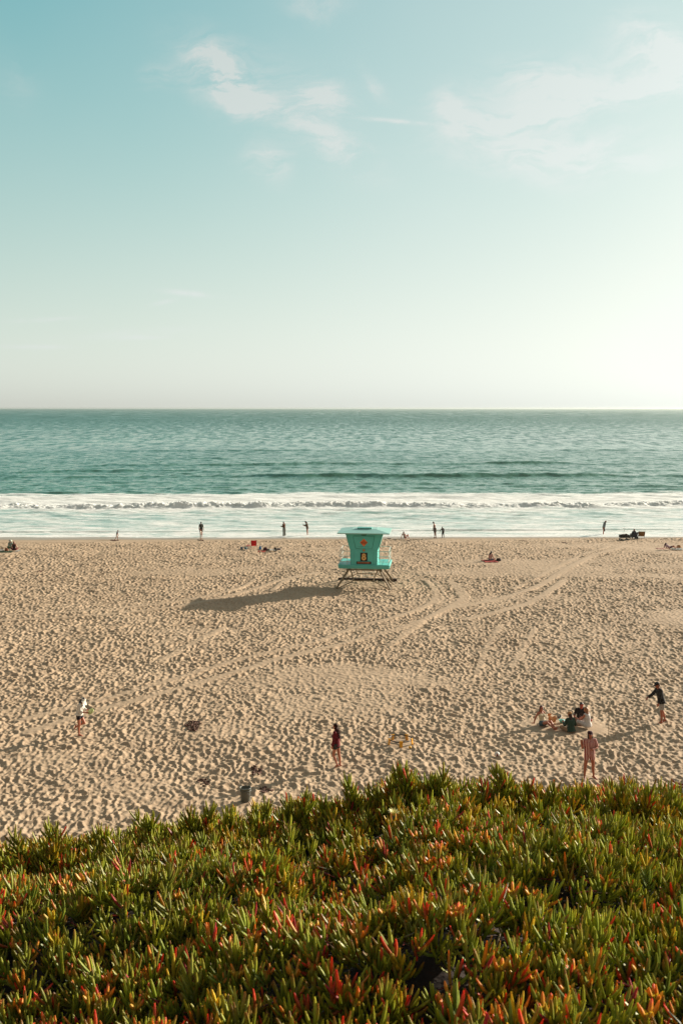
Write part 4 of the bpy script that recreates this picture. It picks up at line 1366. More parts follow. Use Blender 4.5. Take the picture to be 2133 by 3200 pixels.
def build_props():
    # bucket
    x, y = at(767, 2503)
    r = empty('bucket', (x, y, sand_z(x, y) - .02), 0, 'weathered grey open bucket standing on the sand just above the plants', 'bucket')
    gm = mat('bucket_grey', (.13, .135, .11), .5, var=.15, vs=5)
    bm = bmesh.new()
    b_rings(bm, [(0, .155, .155), (.02, .160, .160), (.47, .185, .185), (.475, .198, .198), (.51, .200, .200), (.515, .185, .185), (.49, .178, .178), (.06, .152, .152)], Matrix.Identity(3).to_quaternion(), Vector((0, 0, 0)), 40)
    fin('bucket_body', bm, gm, r, True)
    bm = bmesh.new()
    b_rings(bm, [(.40, .186, .186), (.405, .196, .196), (.42, .196, .196), (.425, .186, .186)], Matrix.Identity(3).to_quaternion(), Vector((0, 0, 0)), 40)
    fin('rim_band', bm, gm, r, True)
    bm = bmesh.new()
    pts = [Vector((.20 - .02 * math.sin(a), math.cos(a) * .195, .43 - math.sin(a) * .20)) for a in np.linspace(0, math.pi, 13)]
    pts = [Vector((p.x * (0.05 + math.sin(math.acos(max(-1, min(1, p.y / .2))))), p.y, p.z)) for p in pts]
    for a, b_ in zip(pts[:-1], pts[1:]): b_cap(bm, a, .006, b_, .006, 6)
    fin('handle', bm, mat('wire_dark', (.03, .03, .03), .4, metal=.6), r, True)
    # roundnet game
    x, y = at(1250, 2323)
    z = sand_z(x, y, .4)
    r = empty('roundnet_set', (x, y, z), R(18), 'black ring net game with yellow legs standing on the sand right of the walking woman', 'net game')
    rim = mat('rim_black', (.02, .016, .014), .4); yl = mat('leg_yellow', (.85, .42, .03), .45)
    bm = bmesh.new(); RR, hh = .46, .20
    for i in range(60):
        a, b_ = 2 * math.pi * i / 60, 2 * math.pi * (i + 1) / 60
        b_cap(bm, (RR * math.cos(a), RR * math.sin(a), hh), .023, (RR * math.cos(b_), RR * math.sin(b_), hh), .023, 8)
    fin('rim', bm, rim, r, True)
    bm = bmesh.new()
    for i in range(-5, 6):
        t = i * .08; L = math.sqrt(max(0, .44 ** 2 - t * t))
        b_cap(bm, (t, -L, hh), .0022, (t, L, hh), .0022, 4); b_cap(bm, (-L, t, hh), .0022, (L, t, hh), .0022, 4)
    fin('net', bm, mat('net_dark', (.25, .2, .14), .7), r)
    for k in range(5):
        a = 2 * math.pi * k / 5 + R(72 * .25 - 90 - 36)
        c, s_ = math.cos(a), math.sin(a)
        bm = bmesh.new()
        b_box(bm, (c * (RR + .012), s_ * (RR + .012), hh - .01), (.06, .15, .11), Euler((0, 0, a)).to_quaternion(), .012)
        b_box(bm, (c * (RR + .03), s_ * (RR + .03), .06), (.04, .13, .27), Euler((0, R(-8), a)).to_quaternion(), .012)
        fin('leg', bm, yl, r)
    ball('small_ball', 'small yellow ball lying by the near right leg of the ring net game', 1280, 2340, .055, mat('ball_yellow', (.9, .50, .03), .45), None)
    ball('volleyball', 'white and dark red ball resting on the sand left of the striped man', 1552, 2360, .105, mat('ball_white', (.75, .72, .66), .5), mat('ball_red', (.22, .02, .015), .5))
    # net pole
    x, y = at(1900, 2298)
    r = empty('pole', (x, y, sand_z(x, y) - .05), 0, 'thin pale pole stuck upright in the sand right of the picnic group', 'pole')
    bm = bmesh.new(); b_cap(bm, (0, 0, 0), .013, (-.015, 0, 1.5), .012, 8); fin('shaft', bm, mat('pole_pale', (.50, .40, .28), .6), r, True)
    bm = bmesh.new(); b_ell(bm, Vector((-.015, 0, 1.52)), (.02, .02, .03)); fin('pole_tip', bm, mat('pole_tip', (.55, .46, .34), .5), r, True)
    # kelp
    kelp(615, 2262, .9, 60, 'largest dark clump of dried kelp on the sand right of the woman in a visor')
    kelp(655, 2440, .4, 14, 'small dark kelp scrap up and left of the grey bucket')
    kelp(805, 2405, .5, 22, 'scattered dark kelp bits farther up the sand behind the grey bucket')
    kelp(825, 2468, .5, 24, 'dark kelp strands just right of the grey bucket', .06)
    kelp(360, 1690, .9, 30, 'low brown kelp heap beside the bending child at the water', .16)
    kelp(625, 1688, .8, 22, 'brown kelp heap at the feet of the small child by the waterline', .12)
    kelp(1280, 1690, .0 + .5, 10, 'brown kelp scraps by the reclining person at the water', .08)
    kelp(120, 1785, 1.0, 26, 'flat brown kelp patch on the sand at the far left', .04)
    kelp(1090 + 125, 1684, .3, 12, 'dark kelp lump right of the tower roof by the waterline', .2)
    kelp(1640, 1690, .9, 16, 'thin brown kelp line right of the child walking in the shallows', .05)
    kelp(1760, 1695, 1.0, 14, 'thin brown kelp line left of the black wagon', .05)
    # picnic bits
    shm = mat('shoe_dark', (.05, .04, .035), .7); shw = mat('shoe_white', (.6, .57, .5), .6)
    for u, v, yaw, l_ in ((1742, 2243, .5, 'left one of the two dark and white sneakers behind the fluffy dog'), (1750, 2240, -.3, 'right one of the two dark and white sneakers behind the fluffy dog')):
        x, y = at(u, v); s_ = empty('sneaker', (x, y, sand_z(x, y)), yaw, l_, 'shoe', 'sneakers by the picnic group')
        bm = bmesh.new(); b_rings(bm, [(0, .045, .14), (.03, .045, .14)], Matrix.Identity(3).to_quaternion(), Vector((0, 0, 0)), 16); fin('sole', bm, shw, s_, True)
        bm = bmesh.new(); b_ell(bm, Vector((0, .03, .04)), (.042, .11, .045)); b_ell(bm, Vector((0, -.07, .06)), (.04, .055, .06)); fin('upper', bm, shm, s_, True)
    x, y = at(1755, 2258)
    r = empty('bowl', (x, y, sand_z(x, y)), 0, 'turquoise bowl on the sand beside the woman in the green plaid shirt', 'bowl')
    bm = bmesh.new(); b_rings(bm, [(0, .07, .07), (.03, .10, .10), (.13, .15, .15), (.135, .14, .14), (.04, .08, .08)], Matrix.Identity(3).to_quaternion(), Vector((0, 0, 0)), 20); fin('bowl_body', bm, mat('bowl_teal', (.12, .5, .46), .4), r, True)
    bm = bmesh.new(); b_ell(bm, Vector((.02, 0, .10)), (.10, .10, .06)); fin('lid', bm, mat('bowl_pale', (.3, .6, .55), .5), r, True)
    # red chair camp on the left of the tower
    camp_chair('red_camp_chair', 'empty bright red camp chair near the waterline, left of the tower', 793, 1713, R(5), mat('red_fabric', (.62, .01, .015), .8), .50, seat=.30)
    bag('beach_bag', 'blue upright beach bag leaning at the left end of the pile of belongings', 'bag', 813, 1717, (.26, .22, .36), mat('blue_fabric', (.02, .12, .26), .7), .3)
    bag('backpack', 'dark maroon backpack in the middle of the pile of belongings', 'bag', 829, 1721, (.42, .3, .34), mat('maroon_fabric', (.06, .012, .015), .8), .0)
    bag('duffel_bag', 'low grey green duffel bag right of the maroon backpack', 'bag', 840, 1721, (.34, .25, .2), mat('sage_fabric', (.15, .17, .13), .8), .1)
    bag('cooler_bag', 'black boxy bag at the right end of the pile of belongings', 'bag', 860, 1723, (.32, .28, .38), mat('black_fabric', (.018, .014, .012), .8), -.1)
    blanket('beach_towel', 'white towel spread between the duffel bag and the black bag', 'towel', 851, 1723, .6, .8, 0, mat('towel_white', (.72, .72, .68), .9), .15)
    blanket('red_blanket', 'orange red edge of a beach blanket under the blue bag', 'blanket', 818, 1723, .7, 1.3, 0, mat('blanket_red', (.45, .08, .04), .9))
    bag('small_pack', 'small black and pink bag lying right of the black boxy bag', 'bag', 871, 1719, (.40, .3, .2), mat('pack_grey', (.16, .12, .12), .8), .0, False)
    for u, v, w, m_, l_ in ((755, 1716, .9, mat('pail_slate', (.13, .17, .22), .6), 'slate blue beach pail at the far left of the red chair'), (768, 1718, .85, mat('pail_blue', (.05, .15, .20), .6), 'darker blue beach pail between the slate pail and the red chair')):
        x, y = at(u, v); r = empty('beach_pail', (x, y, sand_z(x, y) - .01), 0, l_, 'pail', 'pails by the red chair')
        bm = bmesh.new(); b_rings(bm, [(0, .10, .10), (.24, .145, .145), (.245, .13, .13), (.03, .09, .09)], Matrix.Identity(3).to_quaternion(), Vector((0, 0, 0)), 20); fin('pail_body', bm, m_, r, True)
        bm = bmesh.new()
        pts = [Vector((math.cos(a) * .145, 0, .24 + math.sin(a) * .12)) for a in np.linspace(0, math.pi, 9)]
        for a, b_ in zip(pts[:-1], pts[1:]): b_cap(bm, a, .012, b_, .012, 6)
        fin('handle', bm, m_, r, True)
    blanket('pink_towel', 'small pink and red towel crumpled left of the red chair', 'towel', 776, 1707, .4, .7, .2, mat('towel_pink', (.6, .16, .14), .9), .12)
    # woman on the red towel: towel and bag
    blanket('red_beach_towel', 'red and coral beach towel under the sitting woman right of the tower', 'towel', 1530, 1754, 1.25, 1.5, .1, mat('coral_towel', (.62, .09, .07), .9, var=.3, vs=3))
    bag('black_tote', 'black and red tote bag lying right of the woman on the coral towel', 'bag', 1557, 1753, (.46, .35, .27), mat('tote_black', (.03, .012, .012), .8), .2, False)
    # left edge party
    blanket('green_blanket', 'green and brown blanket spread at the left edge of the picture', 'blanket', 16, 1725, 1.5, 1.3, 0, mat('green_blanket', (.10, .15, .07), .9, var=.3, vs=2))
    blanket('white_beach_towel', 'white towel at the far left edge behind the green blanket', 'towel', 5, 1720, .6, .6, 0, mat('towel_white', (.72, .72, .68), .9), .06)
    bag('brown_basket', 'brown woven bag standing on the green blanket at the left edge', 'bag', 21, 1720, (.34, .25, .30), mat('basket_brown', (.22, .08, .03), .8), .0)
    blanket('small_white_towel', 'pale blue white towel just right of the red haired sitter at the left edge', 'towel', 57, 1723, .34, .6, 0, mat('towel_pale', (.6, .66, .66), .9), .05)
    # wagon
    x, y = at(1948, 1687)
    r = empty('beach_wagon', (x, y, sand_z(x, y) + .0), R(4), 'black folding beach wagon with its pull handle standing up by the waterline', 'wagon')
    bk = mat('wagon_black', (.022, .022, .02), .8)
    bm = bmesh.new()
    for c, s_ in (((0, 0, .42), (1.2, .62, .03)), ((0, -.31, .60), (1.2, .03, .38)), ((0, .31, .60), (1.2, .03, .38)), ((-.6, 0, .60), (.03, .62, .38)), ((.6, 0, .60), (.03, .62, .38))): b_box(bm, c, s_, None, .008)
    fin('wagon_tub', bm, bk, r)
    bm = bmesh.new(); b_ell(bm, Vector((-.1, 0, .72)), (.42, .26, .16)); b_ell(bm, Vector((.28, .02, .75)), (.25, .22, .18)); fin('load', bm, mat('load_brown', (.08, .05, .03), .9), r, True)
    for sx in (-.45, .45):
        for sy in (-.33, .33):
            bm = bmesh.new(); b_rings(bm, [(-.04, .12, .12), (-.03, .15, .15), (.03, .15, .15), (.04, .12, .12)], Vector((0, 1, 0)).to_track_quat('Z', 'Y'), Vector((0, 0, 0)), 20)
            w_ = fin('wheel', bm, mat('tyre', (.04, .035, .03), .8), r, True, (sx, sy, .14))
            bm = bmesh.new(); b_rings(bm, [(-.045, .06, .06), (.045, .06, .06)], Vector((0, 1, 0)).to_track_quat('Z', 'Y'), Vector((0, 0, 0)), 16); fin('hub', bm, mat('hub_grey', (.3, .29, .25), .5), w_, True)
            bm = bmesh.new(); b_cap(bm, (sx, sy * .9, .16), .015, (sx, sy * .9, .42), .015, 8); fin('axle_strut', bm, bk, r, True)
    bm = bmesh.new(); b_cap(bm, (-.20, -.36, .35), .014, (-.16, -.40, 1.55), .014, 8)
    for a, b_ in (((-.16, -.40, 1.55), (-.30, -.40, 1.66)), ((-.16, -.40, 1.55), (-.02, -.40, 1.66)), ((-.30, -.40, 1.66), (-.26, -.40, 1.74)), ((-.02, -.40, 1.66), (-.06, -.40, 1.74)), ((-.26, -.40, 1.74), (-.06, -.40, 1.74))): b_cap(bm, a, .014, b_, .014, 8)
    fin('pull_handle', bm, mat('wagon_handle', (.10, .09, .08), .4), r, True)
    r.scale = (.80, .80, .80)
    camp_chair('low_camp_chair', 'dark blue camp chair holding the sitting person beside the black wagon', 1977, 1684, R(15), mat('navy_fabric', (.03, .035, .06), .8), .60, seat=.28)
    camp_chair('brown_camp_chair', 'empty wide brown camp chair at the right of the wagon by the water', 2001, 1682, R(-8), mat('brown_fabric', (.22, .12, .04), .8), .66, seat=.30)
    bag('wagon_bag', 'low slate grey bag on the sand between the two camp chairs', 'bag', 1987, 1682, (.45, .3, .25), mat('slate_fabric', (.05, .05, .06), .8), .0, False)
    # right edge
    blanket('pink_beach_towel', 'long faded pink towel at the right edge by the lying person', 'towel', 2062, 1715, .8, .8, 0, mat('towel_faded_pink', (.62, .36, .30), .9), .03)
    blanket('pale_blanket', 'pale grey white blanket at the far right edge of the beach', 'blanket', 2114, 1718, 1.1, 1.1, 0, mat('blanket_pale', (.5, .52, .48), .9, var=.15), .08)
    bag('tan_bag', 'tan bag standing on the pale blanket at the right edge', 'bag', 2119, 1711, (.42, .3, .28), mat('tan_fabric', (.34, .16, .05), .8), 0, False)
    # sailing boats on the horizon
    for u, d_, l_ in ((1441, 5200, 'tiny white boat on the horizon, the right hand one of the two specks'), (1121, 4300, 'tiny white boat on the horizon, above the lifeguard tower')):
        dx = (u - 1066.5) / FPX * d_
        r = empty('sailing_boat', (dx, d_, SEA_Z), R(70), l_, 'boat', 'boats far out on the horizon')
        bm = bmesh.new(); b_rings(bm, [(0, 1.2, 4.2), (1.1, 1.7, 5.2), (1.15, 1.5, 5.0)], Matrix.Identity(3).to_quaternion(), Vector((0, 0, 0)), 20); fin('hull', bm, mat('boat_white', (.85, .85, .82), .4), r, True)
        bm = bmesh.new(); b_box(bm, (0, -.5, 1.9), (1.8, 3.2, 1.5), None, .2); fin('boat_cabin', bm, mat('boat_white', (.85, .85, .82), .4), r)
        bm = bmesh.new(); b_cap(bm, (0, .6, 1), .08, (0, .6, 9), .05, 8); fin('mast', bm, mat('boat_mast', (.6, .6, .6), .4), r, True)


def build_dog():
    x, y = at(1724, 2262)
    r = empty('dog', (x, y, sand_z(x, y)), R(205), 'small fluffy orange and cream dog beside the woman in the cream top', 'dog')
    bm = bmesh.new()
    b_ell(bm, Vector((0, -.10, .21)), (.095, .13, .10)); b_ell(bm, Vector((0, .08, .225)), (.105, .12, .115))
    b_cap(bm, (0, .14, .27), .085, (0, .19, .33), .075); b_ell(bm, Vector((0, .21, .345)), (.07, .075, .065))
    b_cap(bm, (0, .25, .33), .030, (0, .305, .318), .019)
    for q in (-1, 1):
        b_cap(bm, (q * .035, .20, .39), .020, (q * .045, .195, .425), .008, 8)
        b_cap(bm, (q * .055, .11, .20), .038, (q * .055, .105, .10), .022); b_cap(bm, (q * .055, .105, .10), .022, (q * .055, .12, .015), .018); b_cap(bm, (q * .055, .12, .015), .019, (q * .055, .145, .013), .015)
        b_cap(bm, (q * .05, -.14, .20), .055, (q * .055, -.11, .12), .034); b_cap(bm, (q * .055, -.11, .12), .032, (q * .055, -.175, .07), .020); b_cap(bm, (q * .055, -.175, .07), .019, (q * .055, -.165, .015), .016); b_cap(bm, (q * .055, -.165, .015), .018, (q * .055, -.14, .013), .015)
    for i in range(9):
        a = i / 8 * 2.6; p = Vector((0, -.20 - .06 * math.sin(a), .26 + .05 * i / 2 * .6)); 
        if i: b_cap(bm, lp, .035 + .01 * math.sin(a), p + Vector((0, .10 * max(0, i - 4) / 4, 0)), .036)
        lp = p
    m = bpy.data.materials.new('dog_fur'); m.use_nodes = True
    b = NB(m.node_tree); p = m.node_tree.nodes['Principled BSDF']; tc = b.new('ShaderNodeTexCoord')
    n = b.noise(tc.outputs['Object'], 7, 3)
    b.put(p.inputs['Base Color'], b.mix(b.mr(n, .40, .66), (.56, .20, .06, 1), (.74, .50, .30, 1))); p.inputs['Roughness'].default_value = .95
    union('body', bm, .008, [m], r, 1, .045, 34)
    bm = bmesh.new(); b_ell(bm, Vector((0, .325, .322)), (.011, .009, .009)); fin('nose', bm, mat('dog_nose', (.01, .01, .01), .3), r, True)
    for q in (-1, 1):
        bm = bmesh.new(); b_ell(bm, Vector((q * .03, .272, .362)), (.009,) * 3); fin('eye', bm, mat('eye_dark', (.02, .012, .01), .3), r, True)


def build_people():
    RT, LF, CAMF, SEA = R(-90), R(90), R(180), 0.0

    def spot(u, v): x, y = at(u, v); return (x, y, 0)
    blackhair = mat('hair_black', (.012, .007, .005), .5); brown = mat('hair_brown', (.075, .025, .012), .5)
    # --- woman with the visor and disc
    f = Figure('person', 'woman in white visor and white shirt standing on one leg, holding a disc', spot(250, 2296), RT + R(-8), 1.66,
               dict(tor=(10, 0, 0), head=(38, 0), ua_r=(.10, .10, -1), fa_r=(-.12, 1, -.18), hd_r=(-.3, 1, .05), hs_r=(-.4, 0, 1), ua_l=(-.10, .25, -1), fa_l=(.22, 1, -.10), hd_l=(.1, 1, .0), hs_l=(.2, 0, 1),
                    th_r=(.0, .06, -1), sh_r=(0, -.05, -1), th_l=(0, .50, -1), sh_l=(0, -1.0, -.50), ft_l=(0, -.35, -1), ft_r=(0, 1, -.05), curl=1.0), SKIN_L, sex='f')
    wht = mat('shirt_white', (.66, .62, .55), .85)
    f.legs('shorts', mat('shorts_black', (.012, .010, .014), .8), .36, loose=.010)
    f.top('shirt', wht, hem=.005, sleeve=1.0, fore=.12, loose=.030, flare=.02)
    f.hair(blackhair, 'bob', .05)
    f.hat('visor', mat('visor_white', (.78, .75, .66), .5)); f.settle(-.01)
    dk = bmesh.new()
    b_rings(dk, [(0, .135, .135), (.008, .145, .145), (.024, .145, .145), (.034, .12, .12), (.036, .05, .05)], Matrix.Identity(3).to_quaternion(), Vector((0, 0, 0)), 36)
    o = fin('flying_disc', dk, mat('disc_yellow', (.62, .66, .25), .45), None, True)
    hp = (f.J['wl'] + f.J['wr']) * .5 + Vector((0, .15, .0))
    o.matrix_world = Matrix.Translation(f.root.location) @ Matrix.Rotation(f.root.rotation_euler.z, 4, 'Z') @ Matrix.Translation(hp) @ Matrix.Rotation(R(38), 4, 'Y') @ Matrix.Rotation(R(20), 4, 'X')
    tag(o, 'pale yellow green disc held in front by the woman in the white visor', 'flying disc')
    # --- woman with long curly hair
    f = Figure('person', 'barefoot woman with long dark curly hair in a maroon sweater, walking left', spot(1051, 2395), LF + R(-22), 1.68,
               dict(tor=(2, 0, 0), head=(4, 0), ua_l=(-.12, .06, -1), fa_l=(.0, .25, -1), ua_r=(.14, -.12, -1), fa_r=(.02, .12, -1), th_l=(-.03, .22, -1), sh_l=(0, -.42, -1), th_r=(.03, -.14, -1), sh_r=(0, -.14, -1), ft_l=(-.1, 1, -.45), ft_r=(.1, 1, -.05), curl=.6), SKIN_L, sex='f')
    f.legs('shorts', mat('shorts_charcoal', (.03, .035, .03), .8), .26)
    f.top('sweater', mat('sweater_maroon', (.13, .004, .010), .9), hem=-.05, sleeve=1.0, fore=.97, loose=.026)
    f.hair(mat('hair_dark_curls', (.030, .008, .005), .8, spec=.15), 'long', .25, (0, -.34, -1), .045); f.settle(-.015)
    # --- man in stripes
    f = Figure('person', 'man in matching red and white striped shirt and shorts with a dark cap', spot(1838, 2432), CAMF + R(6), 1.80,
               dict(tor=(2, 0, 0), head=(-10, 4), ua_r=(.35, -.05, -1), fa_r=(.28, .35, .95), hd_r=(.1, .1, 1), hs_r=(-1, 0, .1), ua_l=(-.42, -.05, -1), fa_l=(.75, .62, -.05), hd_l=(.9, .5, 0), hs_l=(0, 0, 1),
                    th_l=(-.16, .0, -1), sh_l=(-.08, -.04, -1), th_r=(.14, .04, -1), sh_r=(.03, -.05, -1), ft_l=(-.5, 1, -.1), ft_r=(.25, 1, -.1), curl=.9), SKIN_M, sex='m')
    st = stripes('cloth_red_white', (.26, .035, .035), (.68, .47, .40), 0, .052, .38)
    f.legs('shorts', st, .50, loose=.010, flare=.004)
    f.top('shirt', st, hem=-.0, sleeve=.85, loose=.028, flare=.006)
    bm = bmesh.new(); a = f.neck - f.up * .015
    for q in (-1, 1):
        b_box(bm, a + f.rt * q * .045 + f.fw * .055 - f.up * .01, (.05, .012, .075), Euler((R(-25), 0, R(q * 25))).to_quaternion(), .003)
    fin('collar', bm, mat('collar_pink', (.55, .35, .3), .9), f.root)
    f.hair(blackhair, 'bob', .02)
    f.hat('cap', mat('cap_maroon', (.05, .006, .012), .8)); f.settle(-.015)
    # --- man in black
    f = Figure('person', 'man in black cap and black long sleeved top reaching out one arm', spot(2062, 2258), LF + R(6), 1.84,
               dict(tor=(13, 0, 0), head=(22, 0), ua_r=(.05, .78, -1), fa_r=(-.05, 1, -.62), hd_r=(0, .8, -.7), hs_r=(-1, 0, 0), ua_l=(-.05, .12, -1), fa_l=(.02, .22, -1), th_l=(-.02, .04, -1), sh_l=(0, -.02, -1), th_r=(.02, -.20, -1), sh_r=(0, -.36, -1), ft_r=(0, 1, -.4), ft_l=(0, 1, -.05), curl=.5), SKIN_M, sex='m')
    # (the arm nearer the camera hangs, the far one reaches)
    f.legs('shorts', mat('shorts_grey', (.36, .33, .30), .9), .80, loose=.012, flare=.010)
    f.top('long_sleeved_top', mat('top_black', (.014, .012, .012), .85), hem=-.045, sleeve=1.0, fore=.92, loose=.030, flare=.012)
    bm = bmesh.new()
    for i, z in enumerate((.16, .11, .055)): b_box(bm, f.hip + f.up * z * f.H * 1.0 - f.rt * .165 + f.fw * (.0 - i * .004), (.006, .035 - .006 * (i % 2), .06), Euler((R(12), 0, 0)).to_quaternion(), .002)
    fin('sleeve_print', bm, mat('print_white', (.7, .68, .62), .8), f.root)
    f.hair(brown, 'short')
    f.hat('cap', mat('cap_black', (.01, .009, .01), .7)); f.settle(-.015)

    # --- seated group
    def sit(label, u, v, yaw, H, pose, skin, sex, extra=0.0):
        return Figure('person', label, spot(u, v), yaw, H, pose, skin, sex=sex)
    f = sit('woman in cream halter top and denim shorts leaning back on one arm beside the dog', 1694, 2268, CAMF + R(24), 1.66,
            dict(hip=.062, tor=(-16, 0, 0), head=(14, -10), ua_r=(.40, -.30, -.95), fa_r=(.10, -.18, -1), hd_r=(.4, -.9, .02), hs_r=(.9, .4, 0), ua_l=(-.25, -.35, -.95), fa_l=(-.1, -.2, -1), hd_l=(0, -1, .02),
                 th_r=(-.12, 1, .40), sh_r=(-.25, 1, -.42), th_l=(-.16, 1, .48), sh_l=(-.05, .95, -.66), ft_l=(-.1, .6, .9), ft_r=(-.2, .7, .8), curl=.3), SKIN_L, 'f')
    f.legs('shorts', mat('denim', (.07, .11, .13), .9), .30, loose=.016)
    f.top('halter_top', mat('cream_cloth', (.72, .64, .44), .85), hem=.04, sleeve=0, loose=.012, shoulder=False, low=.235)
    bm = bmesh.new()
    for q in (-1, 1): b_cap(bm, f.hip + f.up * .225 * f.H + f.rt * q * .05 * f.H + f.fw * .062 * f.H, .012, f.neck - f.up * .005 + f.rt * q * .035 * f.H, .010, 8)
    fin('strap', bm, mat('cream_cloth', (.72, .64, .44), .85), f.root, True)
    f.hair(mat('hair_auburn', (.07, .014, .008), .5), 'bob', .10)
    bm = bmesh.new()
    b_rings(bm, [(-.006, .048 * f.H, .057 * f.H), (.006, .048 * f.H, .057 * f.H)], f.Hq, f.hc + f.hup * .010 * f.H, 20); fin('sunglasses', bm, mat('glasses_brown', (.20, .09, .07), .3), f.root, True)
    f.settle(-.02)
    f = sit('woman in dark green plaid shirt and tan cap sitting with her back turned', 1783, 2288, SEA + R(14), 1.66,
            dict(hip=.075, tor=(10, 0, 0), head=(8, 30), ua_r=(.42, .15, -1), fa_r=(-.2, 1, -.12), ua_l=(-.3, .35, -1), fa_l=(.3, 1, .1), th_r=(.55, .85, .20), sh_r=(-.95, .25, -.30), th_l=(-.55, .85, .20), sh_l=(.95, .32, -.30), ft_l=(.3, 1, 0), ft_r=(-.3, 1, 0), curl=.8), SKIN_L, 'f')
    f.legs('trousers', mat('trousers_tan', (.34, .22, .13), .9), 1.0, .9, loose=.018)
    f.top('plaid_shirt', stripes('plaid_green', (.012, .045, .030), (.035, .055, .035), 0, .06, .35, 2), hem=-.03, sleeve=1.0, fore=.95, loose=.032, flare=.012)
    f.hair(mat('hair_dark_brown', (.035, .010, .007), .5), 'long', .22, (.12, -.22, -1), .016)
    f.hat('cap', mat('cap_tan', (.42, .22, .09), .85)); f.settle(-.02)
    f = sit('man in black printed T-shirt sitting cross legged at the back of the group', 1812, 2254, CAMF + R(-4), 1.78,
            dict(hip=.072, tor=(8, 0, 0), head=(20, 6), ua_r=(.45, .25, -1), fa_r=(-.15, .75, -.6), ua_l=(-.35, .2, -1), fa_l=(.15, .8, -.55), th_r=(.78, .72, .22), sh_r=(-.95, .35, -.28), th_l=(-.78, .72, .22), sh_l=(.95, .45, -.28), ft_l=(.4, 1, 0), ft_r=(-.4, 1, 0), curl=.8), (.42, .09, .055), 'm')
    f.legs('shorts', mat('shorts_sage', (.25, .30, .27), .9), .80, loose=.02)
    f.top('tshirt', mat('tshirt_black', (.016, .013, .012), .9), hem=-.02, sleeve=.9, loose=.022)
    bm = bmesh.new(); qz = (f.fw).to_track_quat('Z', 'Y'); c0 = f.hip + f.up * .17 * f.H + f.fw * (.066 * f.H + .014)
    for i in range(28):
        a, b_ = 2 * math.pi * i / 28, 2 * math.pi * (i + 1) / 28
        b_cap(bm, c0 + f.rt * math.cos(a) * .085 + f.up * math.sin(a) * .085, .006, c0 + f.rt * math.cos(b_) * .085 + f.up * math.sin(b_) * .085, .006, 6)
    b_cap(bm, c0 - f.rt * .05 - f.up * .045, .006, c0 + f.up * .05, .006, 6); b_cap(bm, c0 + f.rt * .05 - f.up * .045, .006, c0 + f.up * .05, .006, 6); b_cap(bm, c0 - f.rt * .05 - f.up * .045, .006, c0 + f.rt * .05 - f.up * .045, .006, 6)
    fin('chest_print', bm, mat('print_grey', (.14, .13, .12), .9), f.root, True)
    for sd in 'lr':
        bm = bmesh.new()
        a = f.J['s' + sd].lerp(f.J['e' + sd], .74); d_ = vdir(f.P['ua_' + sd])
        b_rings(bm, [(0, .071, .071), (.014, .071, .071)], d_.to_track_quat('Z', 'Y'), a, 20)
        fin('sleeve_band', bm, mat('band_white', (.6, .57, .52), .9), f.root, True)
    f.hair(mat('hair_dark', (.022, .008, .005), .5), 'short'); f.settle(-.02)
    f = sit('woman in white with long blonde brown hair sitting at the right of the group', 1836, 2277, R(38), 1.64,
            dict(hip=.07, tor=(10, 0, 0), head=(12, 10), ua_r=(.25, .5, -.9), fa_r=(-.1, 1, -.2), ua_l=(-.15, .55, -.9), fa_l=(.1, 1, -.05), hd_l=(0, 1, .2), th_r=(.55, .85, .18), sh_r=(-.7, .55, -.26), th_l=(-.30, 1, .32), sh_l=(.6, .45, -.5), ft_l=(.2, 1, 0), ft_r=(-.2, 1, 0), curl=.6), SKIN_L, 'f')
    f.legs('white_trousers', mat('cloth_white', (.64, .60, .56), .9), 1.0, .8, loose=.024)
    f.top('white_top', mat('cloth_white', (.64, .60, .56), .9), hem=-.03, sleeve=.0, loose=.016)
    f.hair(mat('hair_blonde', (.30, .13, .055), .45), 'long', .24, (0, -.2, -1), .014); f.settle(-.02)

    # --- far people, smaller in the picture: same builder, coarser skin
    def far(label, u, v, yaw, H, pose, skin, sex='m'):
        return Figure('person', label, spot(u, v), yaw, H, pose, skin, vox=.014, sex=sex, detail=False)
    dark = mat('far_dark', (.03, .026, .02), .9)
    f = far('small child in dark top and pale shorts bending forward near the low kelp heap', 366, 1687, RT, 1.12, dict(tor=(14, 0, 0), head=(30, 0), ua_r=(.1, .2, -1), th_l=(0, .3, -1), sh_l=(0, -.1, -1), th_r=(0, -.2, -1), sh_r=(0, -.7, -1), ft_r=(0, 1, -.6)), SKIN_M)
    f.legs('shorts', mat('shorts_pale', (.5, .5, .45), .9), .6); f.top('tshirt', mat('tshirt_navy', (.05, .05, .065), .9), sleeve=.8); f.hair(mat('hair_red_brown', (.10, .03, .02), .6), 'short'); f.settle(-.02)
    f = far('person in dark clothes with a backpack standing in the shallows behind the small child', 629, 1678, SEA, 1.70, dict(ua_l=(-.22, 0, -1), ua_r=(.22, 0, -1)), SKIN_M)
    f.legs('shorts', dark, .85); f.top('tshirt', mat('tshirt_olive', (.07, .075, .06), .9), sleeve=.9); f.hair(blackhair, 'short')
    bm = bmesh.new(); b_ell(bm, f.hip + f.up * .19 * f.H - f.fw * .13, (.13, .07, .19)); fin('backpack', bm, mat('pack_dark', (.05, .05, .04), .9), f.root, True)
    f.settle(-.02)
    f = far('small child in pale clothes with red brown hair in front of the wading person', 627, 1685, RT, 1.08, dict(ua_l=(-.8, .3, -.4), ua_r=(.5, .2, -.6)), SKIN_M)
    f.legs('leggings', mat('leggings_grey', (.34, .34, .30), .9), 1.0, .8); f.top('tshirt', mat('tee_cream', (.6, .52, .42), .9), sleeve=.8); f.hair(mat('hair_ginger', (.30, .06, .02), .6), 'short'); f.settle(-.02)
